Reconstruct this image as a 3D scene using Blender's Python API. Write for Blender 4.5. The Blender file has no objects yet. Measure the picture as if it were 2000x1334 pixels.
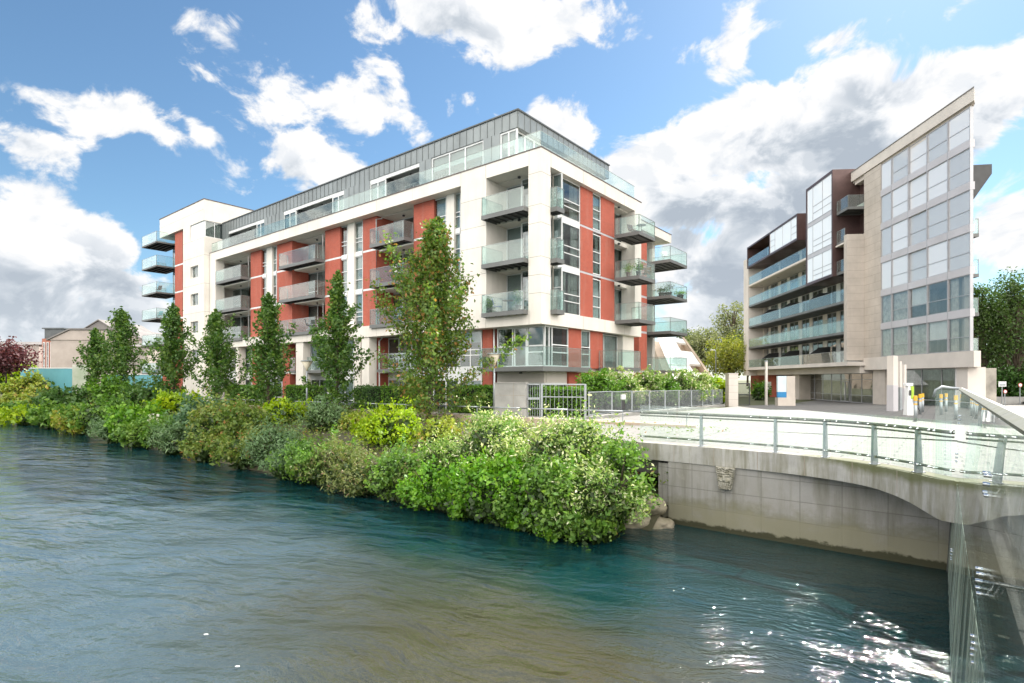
import bpy, bmesh, math, random
import numpy as np
from mathutils import Vector, Matrix, noise as mnoise

R = math.radians
random.seed(7)
rng = np.random.default_rng(11)
SC = bpy.context.scene
COL = SC.collection
FPX, CX, HY = 1083.0, 1000.0, 740.0      # focal length, principal column and horizon row of the photograph

# ---------------------------------------------------------------- camera
cam_d = bpy.data.cameras.new("camera")
cam = bpy.data.objects.new("camera", cam_d)
COL.objects.link(cam)
cam.location = (0, 0, 0)
cam.rotation_euler = (R(90), 0, 0)
cam_d.sensor_width = 36.0
cam_d.lens = 36.0 * FPX / 2000.0
cam_d.shift_y = (HY - 667.0) / 2000.0
cam_d.clip_start = 0.05
cam_d.clip_end = 5000
SC.camera = cam


def P(px, py, Y):
    return Vector(((px - CX) / FPX * Y, Y, (HY - py) / FPX * Y))


class Frame:
    """A local frame (origin on the ground plan, turned about the vertical)."""
    def __init__(s, ox, oy, ang):
        s.ox, s.oy, s.a = ox, oy, ang
        s.ux = (math.cos(ang), math.sin(ang))
        s.uy = (-math.sin(ang), math.cos(ang))

    def w(s, x, y, z=0.0):
        return Vector((s.ox + x * s.ux[0] + y * s.uy[0], s.oy + x * s.ux[1] + y * s.uy[1], z))

    def loc(s, X, Y):
        dx, dy = X - s.ox, Y - s.oy
        return dx * s.ux[0] + dy * s.ux[1], dx * s.uy[0] + dy * s.uy[1]

    def x_at(s, px, y):
        k = (px - CX) / FPX
        return (k * (s.oy + y * s.uy[1]) - s.ox - y * s.uy[0]) / (s.ux[0] - k * s.ux[1])

    def y_at(s, px, x):
        k = (px - CX) / FPX
        return (k * (s.oy + x * s.ux[1]) - s.ox - x * s.ux[0]) / (s.uy[0] - k * s.uy[1])


# ---------------------------------------------------------------- mesh builder
class MB:
    def __init__(s):
        s.v, s.f = [], []

    def poly(s, pts):
        n = len(s.v)
        s.v += [tuple(p) for p in pts]
        s.f.append(tuple(range(n, n + len(pts))))
        return s

    def hexa(s, p):
        """eight corners: bottom loop 0-3, top loop 4-7"""
        n = len(s.v)
        s.v += [tuple(q) for q in p]
        for f in ((0, 3, 2, 1), (4, 5, 6, 7), (0, 1, 5, 4), (1, 2, 6, 5), (2, 3, 7, 6), (3, 0, 4, 7)):
            s.f.append(tuple(n + i for i in f))
        return s

    def box(s, x0, x1, y0, y1, z0, z1):
        if x0 > x1: x0, x1 = x1, x0
        if y0 > y1: y0, y1 = y1, y0
        if z0 > z1: z0, z1 = z1, z0
        return s.hexa([(x0, y0, z0), (x1, y0, z0), (x1, y1, z0), (x0, y1, z0),
                       (x0, y0, z1), (x1, y0, z1), (x1, y1, z1), (x0, y1, z1)])

    def obox(s, p0, p1, w, z0, z1):
        """an upright slab between two plan points, w wide"""
        d = Vector((p1[0] - p0[0], p1[1] - p0[1])).normalized()
        n = Vector((-d.y, d.x)) * (w / 2)
        q = [(p0[0] + n.x, p0[1] + n.y), (p0[0] - n.x, p0[1] - n.y), (p1[0] - n.x, p1[1] - n.y), (p1[0] + n.x, p1[1] + n.y)]
        return s.hexa([(a, b, z0) for a, b in q] + [(a, b, z1) for a, b in q])

    def prism(s, pts, z0, z1):
        n = len(pts)
        b = len(s.v)
        s.v += [(p[0], p[1], z0) for p in pts] + [(p[0], p[1], z1) for p in pts]
        s.f.append(tuple(b + i for i in reversed(range(n))))
        s.f.append(tuple(b + n + i for i in range(n)))
        for i in range(n):
            j = (i + 1) % n
            s.f.append((b + i, b + j, b + n + j, b + n + i))
        return s

    def extr(s, pts, off):
        """a 3-D polygon pushed along a vector"""
        n = len(pts)
        b = len(s.v)
        o = Vector(off)
        s.v += [tuple(p) for p in pts] + [tuple(Vector(p) + o) for p in pts]
        s.f.append(tuple(b + i for i in reversed(range(n))))
        s.f.append(tuple(b + n + i for i in range(n)))
        for i in range(n):
            j = (i + 1) % n
            s.f.append((b + i, b + j, b + n + j, b + n + i))
        return s

    def tube(s, pts, r, n=6, caps=True):
        pts = [Vector(p) for p in pts]
        rs = r if isinstance(r, (list, tuple)) else [r] * len(pts)
        b = len(s.v)
        for i, p in enumerate(pts):
            d = (pts[min(i + 1, len(pts) - 1)] - pts[max(i - 1, 0)]).normalized()
            a = d.cross(Vector((0, 0, 1)))
            if a.length < 1e-3: a = d.cross(Vector((1, 0, 0)))
            a.normalize()
            c = d.cross(a)
            for k in range(n):
                t = 2 * math.pi * k / n
                s.v.append(tuple(p + (a * math.cos(t) + c * math.sin(t)) * rs[i]))
        for i in range(len(pts) - 1):
            for k in range(n):
                m = (k + 1) % n
                s.f.append((b + i * n + k, b + i * n + m, b + (i + 1) * n + m, b + (i + 1) * n + k))
        if caps:
            s.f.append(tuple(b + k for k in reversed(range(n))))
            s.f.append(tuple(b + (len(pts) - 1) * n + k for k in range(n)))
        return s

    def lathe(s, prof, cx=0, cy=0, n=16):
        b = len(s.v)
        for r, z in prof:
            for k in range(n):
                t = 2 * math.pi * k / n
                s.v.append((cx + r * math.cos(t), cy + r * math.sin(t), z))
        for i in range(len(prof) - 1):
            for k in range(n):
                m = (k + 1) % n
                s.f.append((b + i * n + k, b + i * n + m, b + (i + 1) * n + m, b + (i + 1) * n + k))
        s.f.append(tuple(b + k for k in reversed(range(n))))
        s.f.append(tuple(b + (len(prof) - 1) * n + k for k in range(n)))
        return s

    def build(s, name, mat, parent=None, smooth=False, loc=None, bevel=0):
        me = bpy.data.meshes.new(name)
        vs = s.v if loc is None else [(a - loc[0], b - loc[1], c - loc[2]) for a, b, c in s.v]
        me.from_pydata(vs, [], s.f)
        bm = bmesh.new(); bm.from_mesh(me)
        bmesh.ops.recalc_face_normals(bm, faces=bm.faces)
        bm.to_mesh(me); bm.free()
        if mat: me.materials.append(mat)
        if smooth:
            me.polygons.foreach_set("use_smooth", [True] * len(me.polygons))
        o = bpy.data.objects.new(name, me)
        COL.objects.link(o)
        if loc is not None: o.location = loc
        if parent: o.parent = parent
        if bevel:
            bv = o.modifiers.new("bevel", 'BEVEL'); bv.width = bevel; bv.segments = 2; bv.limit_method = 'ANGLE'
        return o


def split(mb, name, mat, parent):
    """each box of the builder becomes an object of its own"""
    for i in range(0, len(mb.v), 8):
        q = MB(); q.hexa(mb.v[i:i + 8]); q.build(name, mat, parent)


def tag(o, label, cat, group=None, kind=None):
    if label: o["label"] = label
    if cat: o["category"] = cat
    if group: o["group"] = group
    if kind: o["kind"] = kind
    return o


def thing(name, label, cat, loc=(0, 0, 0), rotz=0.0, group=None):
    o = bpy.data.objects.new(name, None)
    COL.objects.link(o)
    o.location = loc
    o.rotation_euler = (0, 0, rotz)
    o.empty_display_size = 0.3
    return tag(o, label, cat, group)


def struct(o):
    o["kind"] = "structure"
    return o


def dup(root, loc, rotz=None, label=None):
    r = root.copy(); COL.objects.link(r); r.location = loc
    if rotz is not None: r.rotation_euler = (0, 0, rotz)
    if label: r["label"] = label
    for ch in list(root.children):
        c = ch.copy(); COL.objects.link(c); c.parent = r
        for g in ch.children:
            d = g.copy(); COL.objects.link(d); d.parent = c
    return r


# ---------------------------------------------------------------- node helpers
class NT:
    def __init__(s, tree):
        s.t = tree; s.n = tree.nodes; s.l = tree.links

    def node(s, typ, ins=None, **props):
        nd = s.n.new(typ)
        for k, v in props.items(): setattr(nd, k, v)
        for k, v in (ins or {}).items():
            s.set(nd.inputs[k], v)
        return nd

    def set(s, sock, v):
        if isinstance(v, bpy.types.NodeSocket): s.l.new(v, sock)
        elif isinstance(v, bpy.types.Node): s.l.new(v.outputs[0], sock)
        else:
            if sock.type == 'RGBA' and len(v) == 3: v = (*v, 1)
            sock.default_value = v

    def m(s, op, a, b=None, c=None, clamp=False):
        nd = s.n.new('ShaderNodeMath'); nd.operation = op; nd.use_clamp = clamp
        for i, v in enumerate((a, b, c)):
            if v is not None: s.set(nd.inputs[i], v)
        return nd.outputs[0]

    def vm(s, op, a, b=None, out=0):
        nd = s.n.new('ShaderNodeVectorMath'); nd.operation = op
        s.set(nd.inputs[0], a)
        if b is not None: s.set(nd.inputs[1], b)
        return nd.outputs[out]

    def mix(s, f, a, b, blend='MIX'):
        nd = s.n.new('ShaderNodeMix'); nd.data_type = 'RGBA'; nd.blend_type = blend
        s.set(nd.inputs[0], f); s.set(nd.inputs[6], a); s.set(nd.inputs[7], b)
        return nd.outputs[2]

    def mixs(s, f, a, b):
        nd = s.n.new('ShaderNodeMixShader')
        s.set(nd.inputs[0], f); s.set(nd.inputs[1], a); s.set(nd.inputs[2], b)
        return nd.outputs[0]

    def ramp(s, f, stops, interp='LINEAR'):
        nd = s.n.new('ShaderNodeValToRGB'); cr = nd.color_ramp; cr.interpolation = interp
        while len(cr.elements) < len(stops): cr.elements.new(0.5)
        for e, (p, c) in zip(cr.elements, stops):
            e.position = p; e.color = (*c, 1) if len(c) == 3 else c
        s.set(nd.inputs[0], f)
        return nd.outputs[0]

    def noise(s, vec, scale, detail=4, rough=.55, dist=0.0, out=0):
        nd = s.node('ShaderNodeTexNoise', {'Scale': scale, 'Detail': detail, 'Roughness': rough, 'Distortion': dist})
        if vec is not None: s.set(nd.inputs['Vector'], vec)
        return nd.outputs[out]

    def mapr(s, v, a, b, c=0.0, d=1.0, smooth=False):
        nd = s.n.new('ShaderNodeMapRange'); nd.clamp = True
        if smooth: nd.interpolation_type = 'SMOOTHSTEP'
        for i, x in enumerate((v, a, b, c, d)): s.set(nd.inputs[i], x)
        return nd.outputs[0]


def newmat(name):
    m = bpy.data.materials.new(name); m.use_nodes = True
    t = NT(m.node_tree); t.n.clear()
    out = t.node('ShaderNodeOutputMaterial')
    return m, t, out


def pmat(name, col, rough=.6, var=.12, scale=1.5, col2=None, metal=0.0, bump=0.0, bscale=40, fine=0.05, spec=.5, streak=0.0):
    """painted / stone / metal surface with large patches, fine grain and optional vertical streaks"""
    m, t, out = newmat(name)
    geo = t.node('ShaderNodeNewGeometry').outputs['Position']
    n1 = t.noise(geo, scale, 5, .6)
    c2 = col2 or tuple(c * (1 - var * 2.2) for c in col)
    c = t.mix(t.mapr(n1, .3, .7), col, c2)
    if col2 is None:
        c = t.mix(t.mapr(n1, .28, .72), tuple(min(1, x * (1 + var)) for x in col), c2)
    n2 = t.noise(geo, bscale, 3, .6)
    if fine:
        g = t.mapr(n2, .2, .8, 1 - fine * 2, 1 + fine)
        c = t.mix(1.0, c, t.node('ShaderNodeCombineColor', {0: g, 1: g, 2: g}).outputs[0], 'MULTIPLY')
    if streak:
        sv = t.vm('MULTIPLY', geo, (3.0, 3.0, .22))
        s1 = t.mapr(t.noise(sv, 1.0, 4, .65), .5, .75, 0, streak)
        c = t.mix(s1, c, tuple(x * .55 for x in col))
    b = t.node('ShaderNodeBsdfPrincipled', {'Base Color': c, 'Roughness': rough, 'Metallic': metal, 'Specular IOR Level': spec})
    t.set(b.inputs['Roughness'], t.mapr(n1, .2, .8, max(.02, rough - .08), min(1, rough + .08)))
    if bump:
        bp = t.node('ShaderNodeBump', {'Strength': bump, 'Distance': .02, 'Height': n2})
        t.set(b.inputs['Normal'], bp.outputs[0])
    t.set(out.inputs[0], b.outputs[0])
    return m


def schlick(t, f0, power=5.0):
    g = t.node('ShaderNodeNewGeometry')
    d = t.m('ABSOLUTE', t.vm('DOT_PRODUCT', g.outputs['Normal'], g.outputs['Incoming'], out=1))
    k = t.m('POWER', t.m('SUBTRACT', 1.0, d, clamp=True), power)
    return t.m('ADD', t.m('MULTIPLY', k, 1 - f0), f0, clamp=True)


def glass(name, tint, f0=.05, milk=0.0, milkc=(.8, .9, .88), rough=0.0, wav=0.0, wscale=.6, refl=(1, 1, 1), tl_=.5):
    m, t, out = newmat(name)
    tr = t.node('ShaderNodeBsdfTransparent', {'Color': tint}).outputs[0]
    gl = t.node('ShaderNodeBsdfGlossy', {'Roughness': rough, 'Color': refl})
    if wav:
        geo = t.node('ShaderNodeNewGeometry').outputs['Position']
        nz = t.noise(geo, wscale, 2, .5)
        bp = t.node('ShaderNodeBump', {'Strength': 1.0, 'Distance': wav, 'Height': nz})
        t.set(gl.inputs['Normal'], bp.outputs[0])
    base = tr
    if milk:
        df = t.node('ShaderNodeBsdfDiffuse', {'Color': milkc}).outputs[0]
        tl = t.node('ShaderNodeBsdfTranslucent', {'Color': milkc}).outputs[0]
        base = t.mixs(milk, tr, t.mixs(tl_, df, tl))
    t.set(out.inputs[0], t.mixs(schlick(t, f0), base, gl.outputs[0]))
    return m


def leafmat(name, c1, c2, c3, trans=.4, accent=None, amount=.0, gloss=.03):
    """leaves: hue differs from leaf to leaf and from branch to branch"""
    m, t, out = newmat(name)
    g = t.node('ShaderNodeNewGeometry')
    rnd = g.outputs['Random Per Island']
    n = t.noise(g.outputs['Position'], .9, 3, .6)
    f = t.m('ADD', t.m('MULTIPLY', rnd, .55), t.mapr(n, .3, .7, 0, .5))
    c = t.ramp(f, [(0.08, c1), (.5, c2), (.95, c3)])
    if accent:
        r2 = t.m('FRACT', t.m('MULTIPLY', rnd, 57.3))
        pick = t.m('LESS_THAN', r2, t.m('MULTIPLY', t.mapr(n, .35, .65, .4, 1.6), amount))
        c = t.mix(pick, c, accent)
    d = t.node('ShaderNodeBsdfDiffuse', {'Color': c}).outputs[0]
    tc = t.mix(1.0, c, (1.0, 1.08, .55), 'MULTIPLY')
    tl = t.node('ShaderNodeBsdfTranslucent', {'Color': tc}).outputs[0]
    gl = t.node('ShaderNodeBsdfGlossy', {'Color': (1, 1, 1), 'Roughness': .5}).outputs[0]
    t.set(out.inputs[0], t.mixs(gloss, t.mixs(trans, d, tl), gl))
    return m
# ---------------------------------------------------------------- light and sky
SUN_AZ, SUN_EL = R(38), R(42)
EXPOSURE = 1.15
SC.view_settings.view_transform = 'Standard'
SC.view_settings.look = 'None'
SC.view_settings.exposure = EXPOSURE
SC.view_settings.gamma = 1.0
cy = SC.cycles
cy.use_denoising = True
cy.max_bounces = 10
cy.diffuse_bounces = 3
cy.glossy_bounces = 4
cy.transmission_bounces = 4
cy.transparent_max_bounces = 24
cy.sample_clamp_indirect = 6.0
cy.caustics_reflective = False
cy.caustics_refractive = False

sun_d = bpy.data.lights.new("sun", 'SUN')
sun_d.energy = 4.9
sun_d.angle = R(0.5)
sun_d.color = (1.0, .95, .87)
sun = bpy.data.objects.new("sun", sun_d)
COL.objects.link(sun)
sdir = Vector((math.sin(SUN_AZ) * math.cos(SUN_EL), math.cos(SUN_AZ) * math.cos(SUN_EL), math.sin(SUN_EL)))
sun.rotation_euler = (-sdir).to_track_quat('-Z', 'Y').to_euler()
sun.location = sdir * 60

world = bpy.data.worlds.new("World")
SC.world = world
world.use_nodes = True
t = NT(world.node_tree); t.n.clear()
wout = t.node('ShaderNodeOutputWorld')
sky = t.node('ShaderNodeTexSky', sky_type='NISHITA', sun_disc=False, sun_elevation=SUN_EL, sun_rotation=SUN_AZ,
             altitude=20, air_density=1.0, dust_density=.25, ozone_density=3.0)
D = t.node('ShaderNodeTexCoord').outputs['Generated']
sep = t.node('ShaderNodeSeparateXYZ', {0: D})
az = t.m('ARCTAN2', sep.outputs[0], sep.outputs[1])
el = t.m('ARCSINE', sep.outputs[2])
# a warp so that cloud outlines billow
wn = t.noise(D, 5.5, 3, .6, out=1)
wob = t.vm('MULTIPLY', t.vm('SUBTRACT', wn, (.5, .5, .5)), (.17, .12, 0))
pos = t.vm('ADD', t.node('ShaderNodeCombineXYZ', {0: az, 1: el}).outputs[0], wob)


def dirang(x, y):
    return math.atan2(x - CX, FPX), math.atan2(HY - y, math.hypot(FPX, x - CX))


def blobs(lst):
    acc = None
    for x, y, rx, ry, w in lst:
        a, e = dirang(x, y)
        ra = (dirang(x + rx, y)[0] - dirang(x - rx, y)[0]) / 2
        re = (dirang(x, y - ry)[1] - dirang(x, y + ry)[1]) / 2
        q = t.vm('MULTIPLY', t.vm('SUBTRACT', pos, (a, e, 0)), (1 / ra, 1 / re, 0))
        g = t.m('MULTIPLY_ADD', t.vm('LENGTH', q, out=1), -w, w)
        acc = g if acc is None else t.m('MAXIMUM', acc, g)
    return acc


cov = blobs([(960, 40, 260, 145, 1.0), (740, 85, 115, 75, .55), (690, 200, 205, 85, .62), (545, 205, 140, 55, .42),
             (205, 235, 165, 75, .6), (350, 240, 80, 38, .45), (50, 300, 140, 55, .6),
             (125, 480, 190, 130, 1.7), (30, 540, 200, 140, 1.6), (240, 560, 130, 80, 1.1), (260, 600, 180, 110, .8), (120, 640, 330, 130, .9),
             (570, 340, 150, 75, .75), (655, 335, 110, 80, .8),
             (1090, 260, 125, 95, .9), (1190, 350, 170, 120, 1.4), (1330, 350, 190, 120, 1.4), (1480, 255, 170, 115, 1.6),
             (1640, 245, 230, 130, 1.6), (1850, 210, 240, 125, 1.6), (2010, 130, 190, 120, 1.1), (1560, 400, 240, 140, 1.0),
             (1420, 560, 210, 190, 1.0), (1980, 470, 150, 160, .9), (1320, 480, 90, 120, .7),
             (1455, 85, 110, 90, .62), (1625, 80, 65, 38, .5), (1850, 8, 130, 36, .4), (455, 105, 90, 62, .4)])
grey = blobs([(890, 100, 110, 110, .9), (60, 610, 300, 120, 1.1), (230, 570, 150, 110, .8), (30, 305, 110, 45, .5),
              (1600, 330, 230, 120, 1.25), (1500, 420, 190, 90, 1.0), (1340, 420, 130, 75, 1.0), (1420, 570, 150, 160, 1.2), (1975, 280, 180, 130, 1.2),
              (560, 385, 70, 60, .8), (1700, 170, 110, 60, .5)])
# clouds elsewhere in the sky, for the light and for what the windows and the river mirror
far = t.m('MAXIMUM', t.mapr(t.m('ABSOLUTE', az), .80, 1.05), t.mapr(el, .66, .85))
fill_sky = t.mapr(t.m('ABSOLUTE', az), 1.0, 1.9)        # unseen clouds behind the viewer, boosted to fill the shaded facades
broad = t.m('ADD', t.mapr(t.noise(D, 1.7, 3, .55), .40, .64, -.3, 1.0), t.m('MULTIPLY', fill_sky, .55))
cov = t.m('MAXIMUM', cov, t.m('MULTIPLY_ADD', far, broad, t.m('MULTIPLY', t.m('SUBTRACT', 1.0, far), -.45)))
Dn = t.vm('MULTIPLY', D, (1, 1, 1.35))
f1 = t.noise(Dn, 10.0, 9, .6, .35)
off = t.vm('ADD', Dn, (.012, .006, .022))
f2 = t.noise(off, 10.0, 5, .58, .35)
dens = t.m('ADD', cov, t.m('MULTIPLY', t.m('SUBTRACT', f1, .5), 2.3))
alpha = t.mapr(dens, .14, .44, smooth=True)
relief = t.mapr(t.m('SUBTRACT', f1, f2), -.10, .10)
big = t.mapr(t.noise(Dn, 4.0, 3, .5), .3, .7, .55, 1.0)
shade = t.m('ADD', t.m('MULTIPLY', t.m('MULTIPLY', t.mapr(grey, -.12, .65, smooth=True), t.mapr(dens, .2, .75)), big), t.m('MULTIPLY', t.m('SUBTRACT', .55, relief), t.m('MULTIPLY_ADD', t.mapr(grey, -.2, .6), .30, .46)), clamp=True)
ccol = t.ramp(shade, [(0.0, (1, .995, .985)), (.3, (.83, .86, .90)), (.65, (.58, .635, .70)), (1.0, (.45, .51, .585))])
cg = t.m('MULTIPLY_ADD', fill_sky, 14.0, 4.75)  # extra gain on the unseen clouds brightens the shaded facades
ccol = t.mix(1.0, ccol, t.node('ShaderNodeCombineColor', {0: cg, 1: cg, 2: cg}).outputs[0], 'MULTIPLY')
ccol = t.mix(fill_sky, ccol, t.mix(1.0, ccol, (1.0, .955, .89), 'MULTIPLY'))
skyc = t.mix(1.0, sky.outputs[0], (.62, .72, .71), 'MULTIPLY')
wcol = t.mix(alpha, skyc, ccol)
# a pale band of thin distant cloud just above the skyline
wcol = t.mix(t.m('MULTIPLY', t.mapr(el, .16, -.02), .55), wcol, (3.6, 3.9, 4.2))
bg = t.node('ShaderNodeBackground', {'Color': wcol, 'Strength': .1})
t.set(wout.inputs[0], bg.outputs[0])
world.cycles.sampling_method = 'MANUAL'
world.cycles.sample_map_resolution = 1024

# ---------------------------------------------------------------- materials
M = {}
M['cream'] = pmat('cream_render', (.80, .755, .69), .75, .07, .35, streak=.22)
M['joint'] = pmat('panel_joint', (.30, .28, .25), .8)
M['copingdark'] = pmat('dark_coping', (.12, .085, .075), .5)
M['zinc'] = pmat('zinc_sheet', (.24, .265, .27), .42, .10, .5, metal=.35)
M['zincdark'] = pmat('zinc_edge', (.09, .10, .105), .45)
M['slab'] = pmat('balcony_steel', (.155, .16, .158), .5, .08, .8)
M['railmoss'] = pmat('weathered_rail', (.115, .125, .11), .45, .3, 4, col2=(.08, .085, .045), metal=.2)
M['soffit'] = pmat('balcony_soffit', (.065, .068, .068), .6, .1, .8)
M['rail'] = pmat('steel_rail', (.34, .36, .35), .35, .08, 2, metal=.6)
M['white'] = pmat('white_frame', (.76, .77, .77), .4, .04, 1)
M['greyframe'] = pmat('aluminium_frame', (.44, .44, .46), .38, .05, 1, metal=.3)
M['lavender'] = pmat('pale_spandrel', (.52, .505, .53), .35, .05, .4)
M['interior'] = pmat('interior_plaster', (.52, .48, .42), .9, .25, .5)
M['blind'] = pmat('window_blind', (.82, .81, .78), .85, .06, 1.2)
M['curtain'] = pmat('curtain', (.58, .55, .49), .9, .2, 2.5)
M['copper'] = pmat('brown_copper', (.105, .062, .058), .42, .18, .5, metal=.35, streak=.25)
M['stone'] = pmat('pale_sandstone', (.54, .485, .43), .75, .10, .45, streak=.12)
M['stonejoint'] = pmat('stone_joint', (.30, .25, .205), .8)
M['stonelight'] = pmat('pale_limestone', (.65, .60, .55), .75, .06, .5)
M['dark'] = pmat('dark_metal', (.035, .036, .038), .5)
M['galv'] = pmat('galvanised_steel', (.34, .37, .39), .45, .10, 3, metal=.5)
M['concrete'] = pmat('cast_concrete', (.33, .325, .31), .85, .12, 1.1, bump=.3, streak=.35)
M['tarmac'] = pmat('asphalt', (.05, .05, .052), .9, .15, 1.0)
M['bluewall'] = pmat('blue_hoarding', (.12, .36, .42), .6, .08, .4)
M['greybrick'] = pmat('pale_brick', (.42, .36, .325), .85, .08, .5)
M['slate'] = pmat('roof_slate', (.20, .185, .18), .8, .12, .6)
M['steel'] = pmat('polished_steel', (.72, .73, .74), .16, .05, 3, metal=1.0)
M['whitewall'] = pmat('white_render', (.80, .80, .79), .7, .03, .6)
M['tan'] = pmat('tan_render', (.45, .36, .28), .8, .06, .6)
M['yellow'] = pmat('yellow_paint', (.75, .42, .03), .5, .06, 3)
M['lime'] = pmat('lime_paint', (.42, .62, .05), .45)
M['signblue'] = pmat('blue_sign_panel', (.02, .21, .46), .4)
M['signpale'] = pmat('pale_sign_panel', (.58, .68, .72), .35, .05, 2)
M['red'] = pmat('red_paint', (.55, .06, .05), .5)
M['bark'] = pmat('bark', (.11, .085, .06), .9, .25, 3, bump=.6)
M['twig'] = pmat('pale_twig', (.30, .25, .17), .9, .2, 4)
M['rock'] = pmat('river_rock', (.36, .31, .24), .9, .25, 2.5, col2=(.16, .15, .09), bump=.6)
M['pot'] = pmat('dark_plant_pot', (.05, .05, .052), .6)
M['chairblue'] = pmat('blue_chair_fabric', (.05, .12, .30), .7)
M['wood'] = pmat('timber', (.26, .16, .08), .7, .15, 3)
M['glassrail'] = glass('balustrade_glass', (.885, .96, .945), f0=.05, milk=.07, milkc=(.80, .90, .90), wav=.0025, wscale=.6)
M['pane'] = glass('window_glass', (.68, .74, .74), f0=.075, wav=.004, wscale=.45)
M['paneref'] = glass('curtain_wall_glass', (.88, .90, .90), f0=.10, wav=.004, wscale=.30)
M['paneskysoft'] = glass('painted_sky_soft_curtain_glass', (.85, .87, .88), f0=.11, milk=.45, milkc=(.86, .88, .92), wav=.004, wscale=.30, tl_=0)  # weaker white diffuse share, cloud reflection painted into the pane
M['paneskypaint'] = glass('painted_sky_curtain_glass', (.85, .87, .88), f0=.14, milk=.72, milkc=(.92, .93, .96), wav=.004, wscale=.30, tl_=0)  # strong white diffuse share stands in for the clouds mirrored in the panes
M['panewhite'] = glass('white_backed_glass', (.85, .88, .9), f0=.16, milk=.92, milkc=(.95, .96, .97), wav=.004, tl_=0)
M['clear'] = glass('bridge_glass', (.945, .985, .972), f0=.05, milk=.02, milkc=(.8, .9, .86), wav=.003, wscale=.8)


def skirtmat():
    """glass hung over the water: dull green upright streaks over a clear reflecting sheet"""
    m, t, out = newmat('streaked_bridge_skirt_glass')
    g = t.node('ShaderNodeNewGeometry').outputs['Position']
    n = t.noise(t.vm('MULTIPLY', g, (2.4, 2.4, .16)), 1.5, 4, .6)
    n2 = t.noise(g, 2.0, 4, .6)
    tr = t.node('ShaderNodeBsdfTransparent', {'Color': (.7, .8, .74)}).outputs[0]
    gl = t.node('ShaderNodeBsdfGlossy', {'Roughness': .02, 'Color': (1, 1, 1)}).outputs[0]
    gs = t.mixs(schlick(t, .05), tr, gl)
    c = t.mix(t.mapr(n2, .3, .7), (.40, .47, .41), (.25, .30, .24))
    df = t.node('ShaderNodeBsdfDiffuse', {'Color': c}).outputs[0]
    t.set(out.inputs[0], t.mixs(t.mapr(n, .38, .62, .12, .72), gs, df))
    return m


M['skirt'] = skirtmat()


def brickmat(name, c1, c2, mortar, sx=.235, sy=.075):
    m, t, out = newmat(name)
    g = t.node('ShaderNodeTexCoord').outputs['Object']
    s = t.node('ShaderNodeSeparateXYZ', {0: g})
    v = t.node('ShaderNodeCombineXYZ', {0: t.m('ADD', s.outputs[0], s.outputs[1]), 1: s.outputs[2]}).outputs[0]
    b = t.node('ShaderNodeTexBrick', {'Vector': v, 'Color1': c1, 'Color2': c2, 'Mortar': mortar, 'Scale': 1.0, 'Mortar Size': .006,
                                      'Brick Width': sx, 'Row Height': sy, 'Bias': 0.0})
    n = t.noise(g, .8, 5, .6)
    n2 = t.noise(t.vm('MULTIPLY', g, (1, 1, 3)), 5, 3, .6)
    n9 = t.noise(t.vm('MULTIPLY', g, (1, 1, .18)), 2.2, 4, .65)
    c = t.mix(t.mapr(n, .3, .75, 0, .35), b.outputs[0], tuple(x * .6 for x in c1))
    c = t.mix(t.mapr(n2, .45, .8, 0, .35), c, tuple(x * .62 for x in c2))
    c = t.mix(t.mapr(n9, .52, .8, 0, .35), c, (.42, .24, .19))
    p = t.node('ShaderNodeBsdfPrincipled', {'Base Color': c, 'Roughness': .85})
    t.set(out.inputs[0], p.outputs[0])
    return m


M['brick'] = brickmat('red_brick', (.48, .098, .058), (.41, .082, .05), (.36, .20, .15))
M['brickold'] = brickmat('brown_brick', (.40, .14, .09), (.34, .12, .08), (.35, .22, .17))


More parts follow.
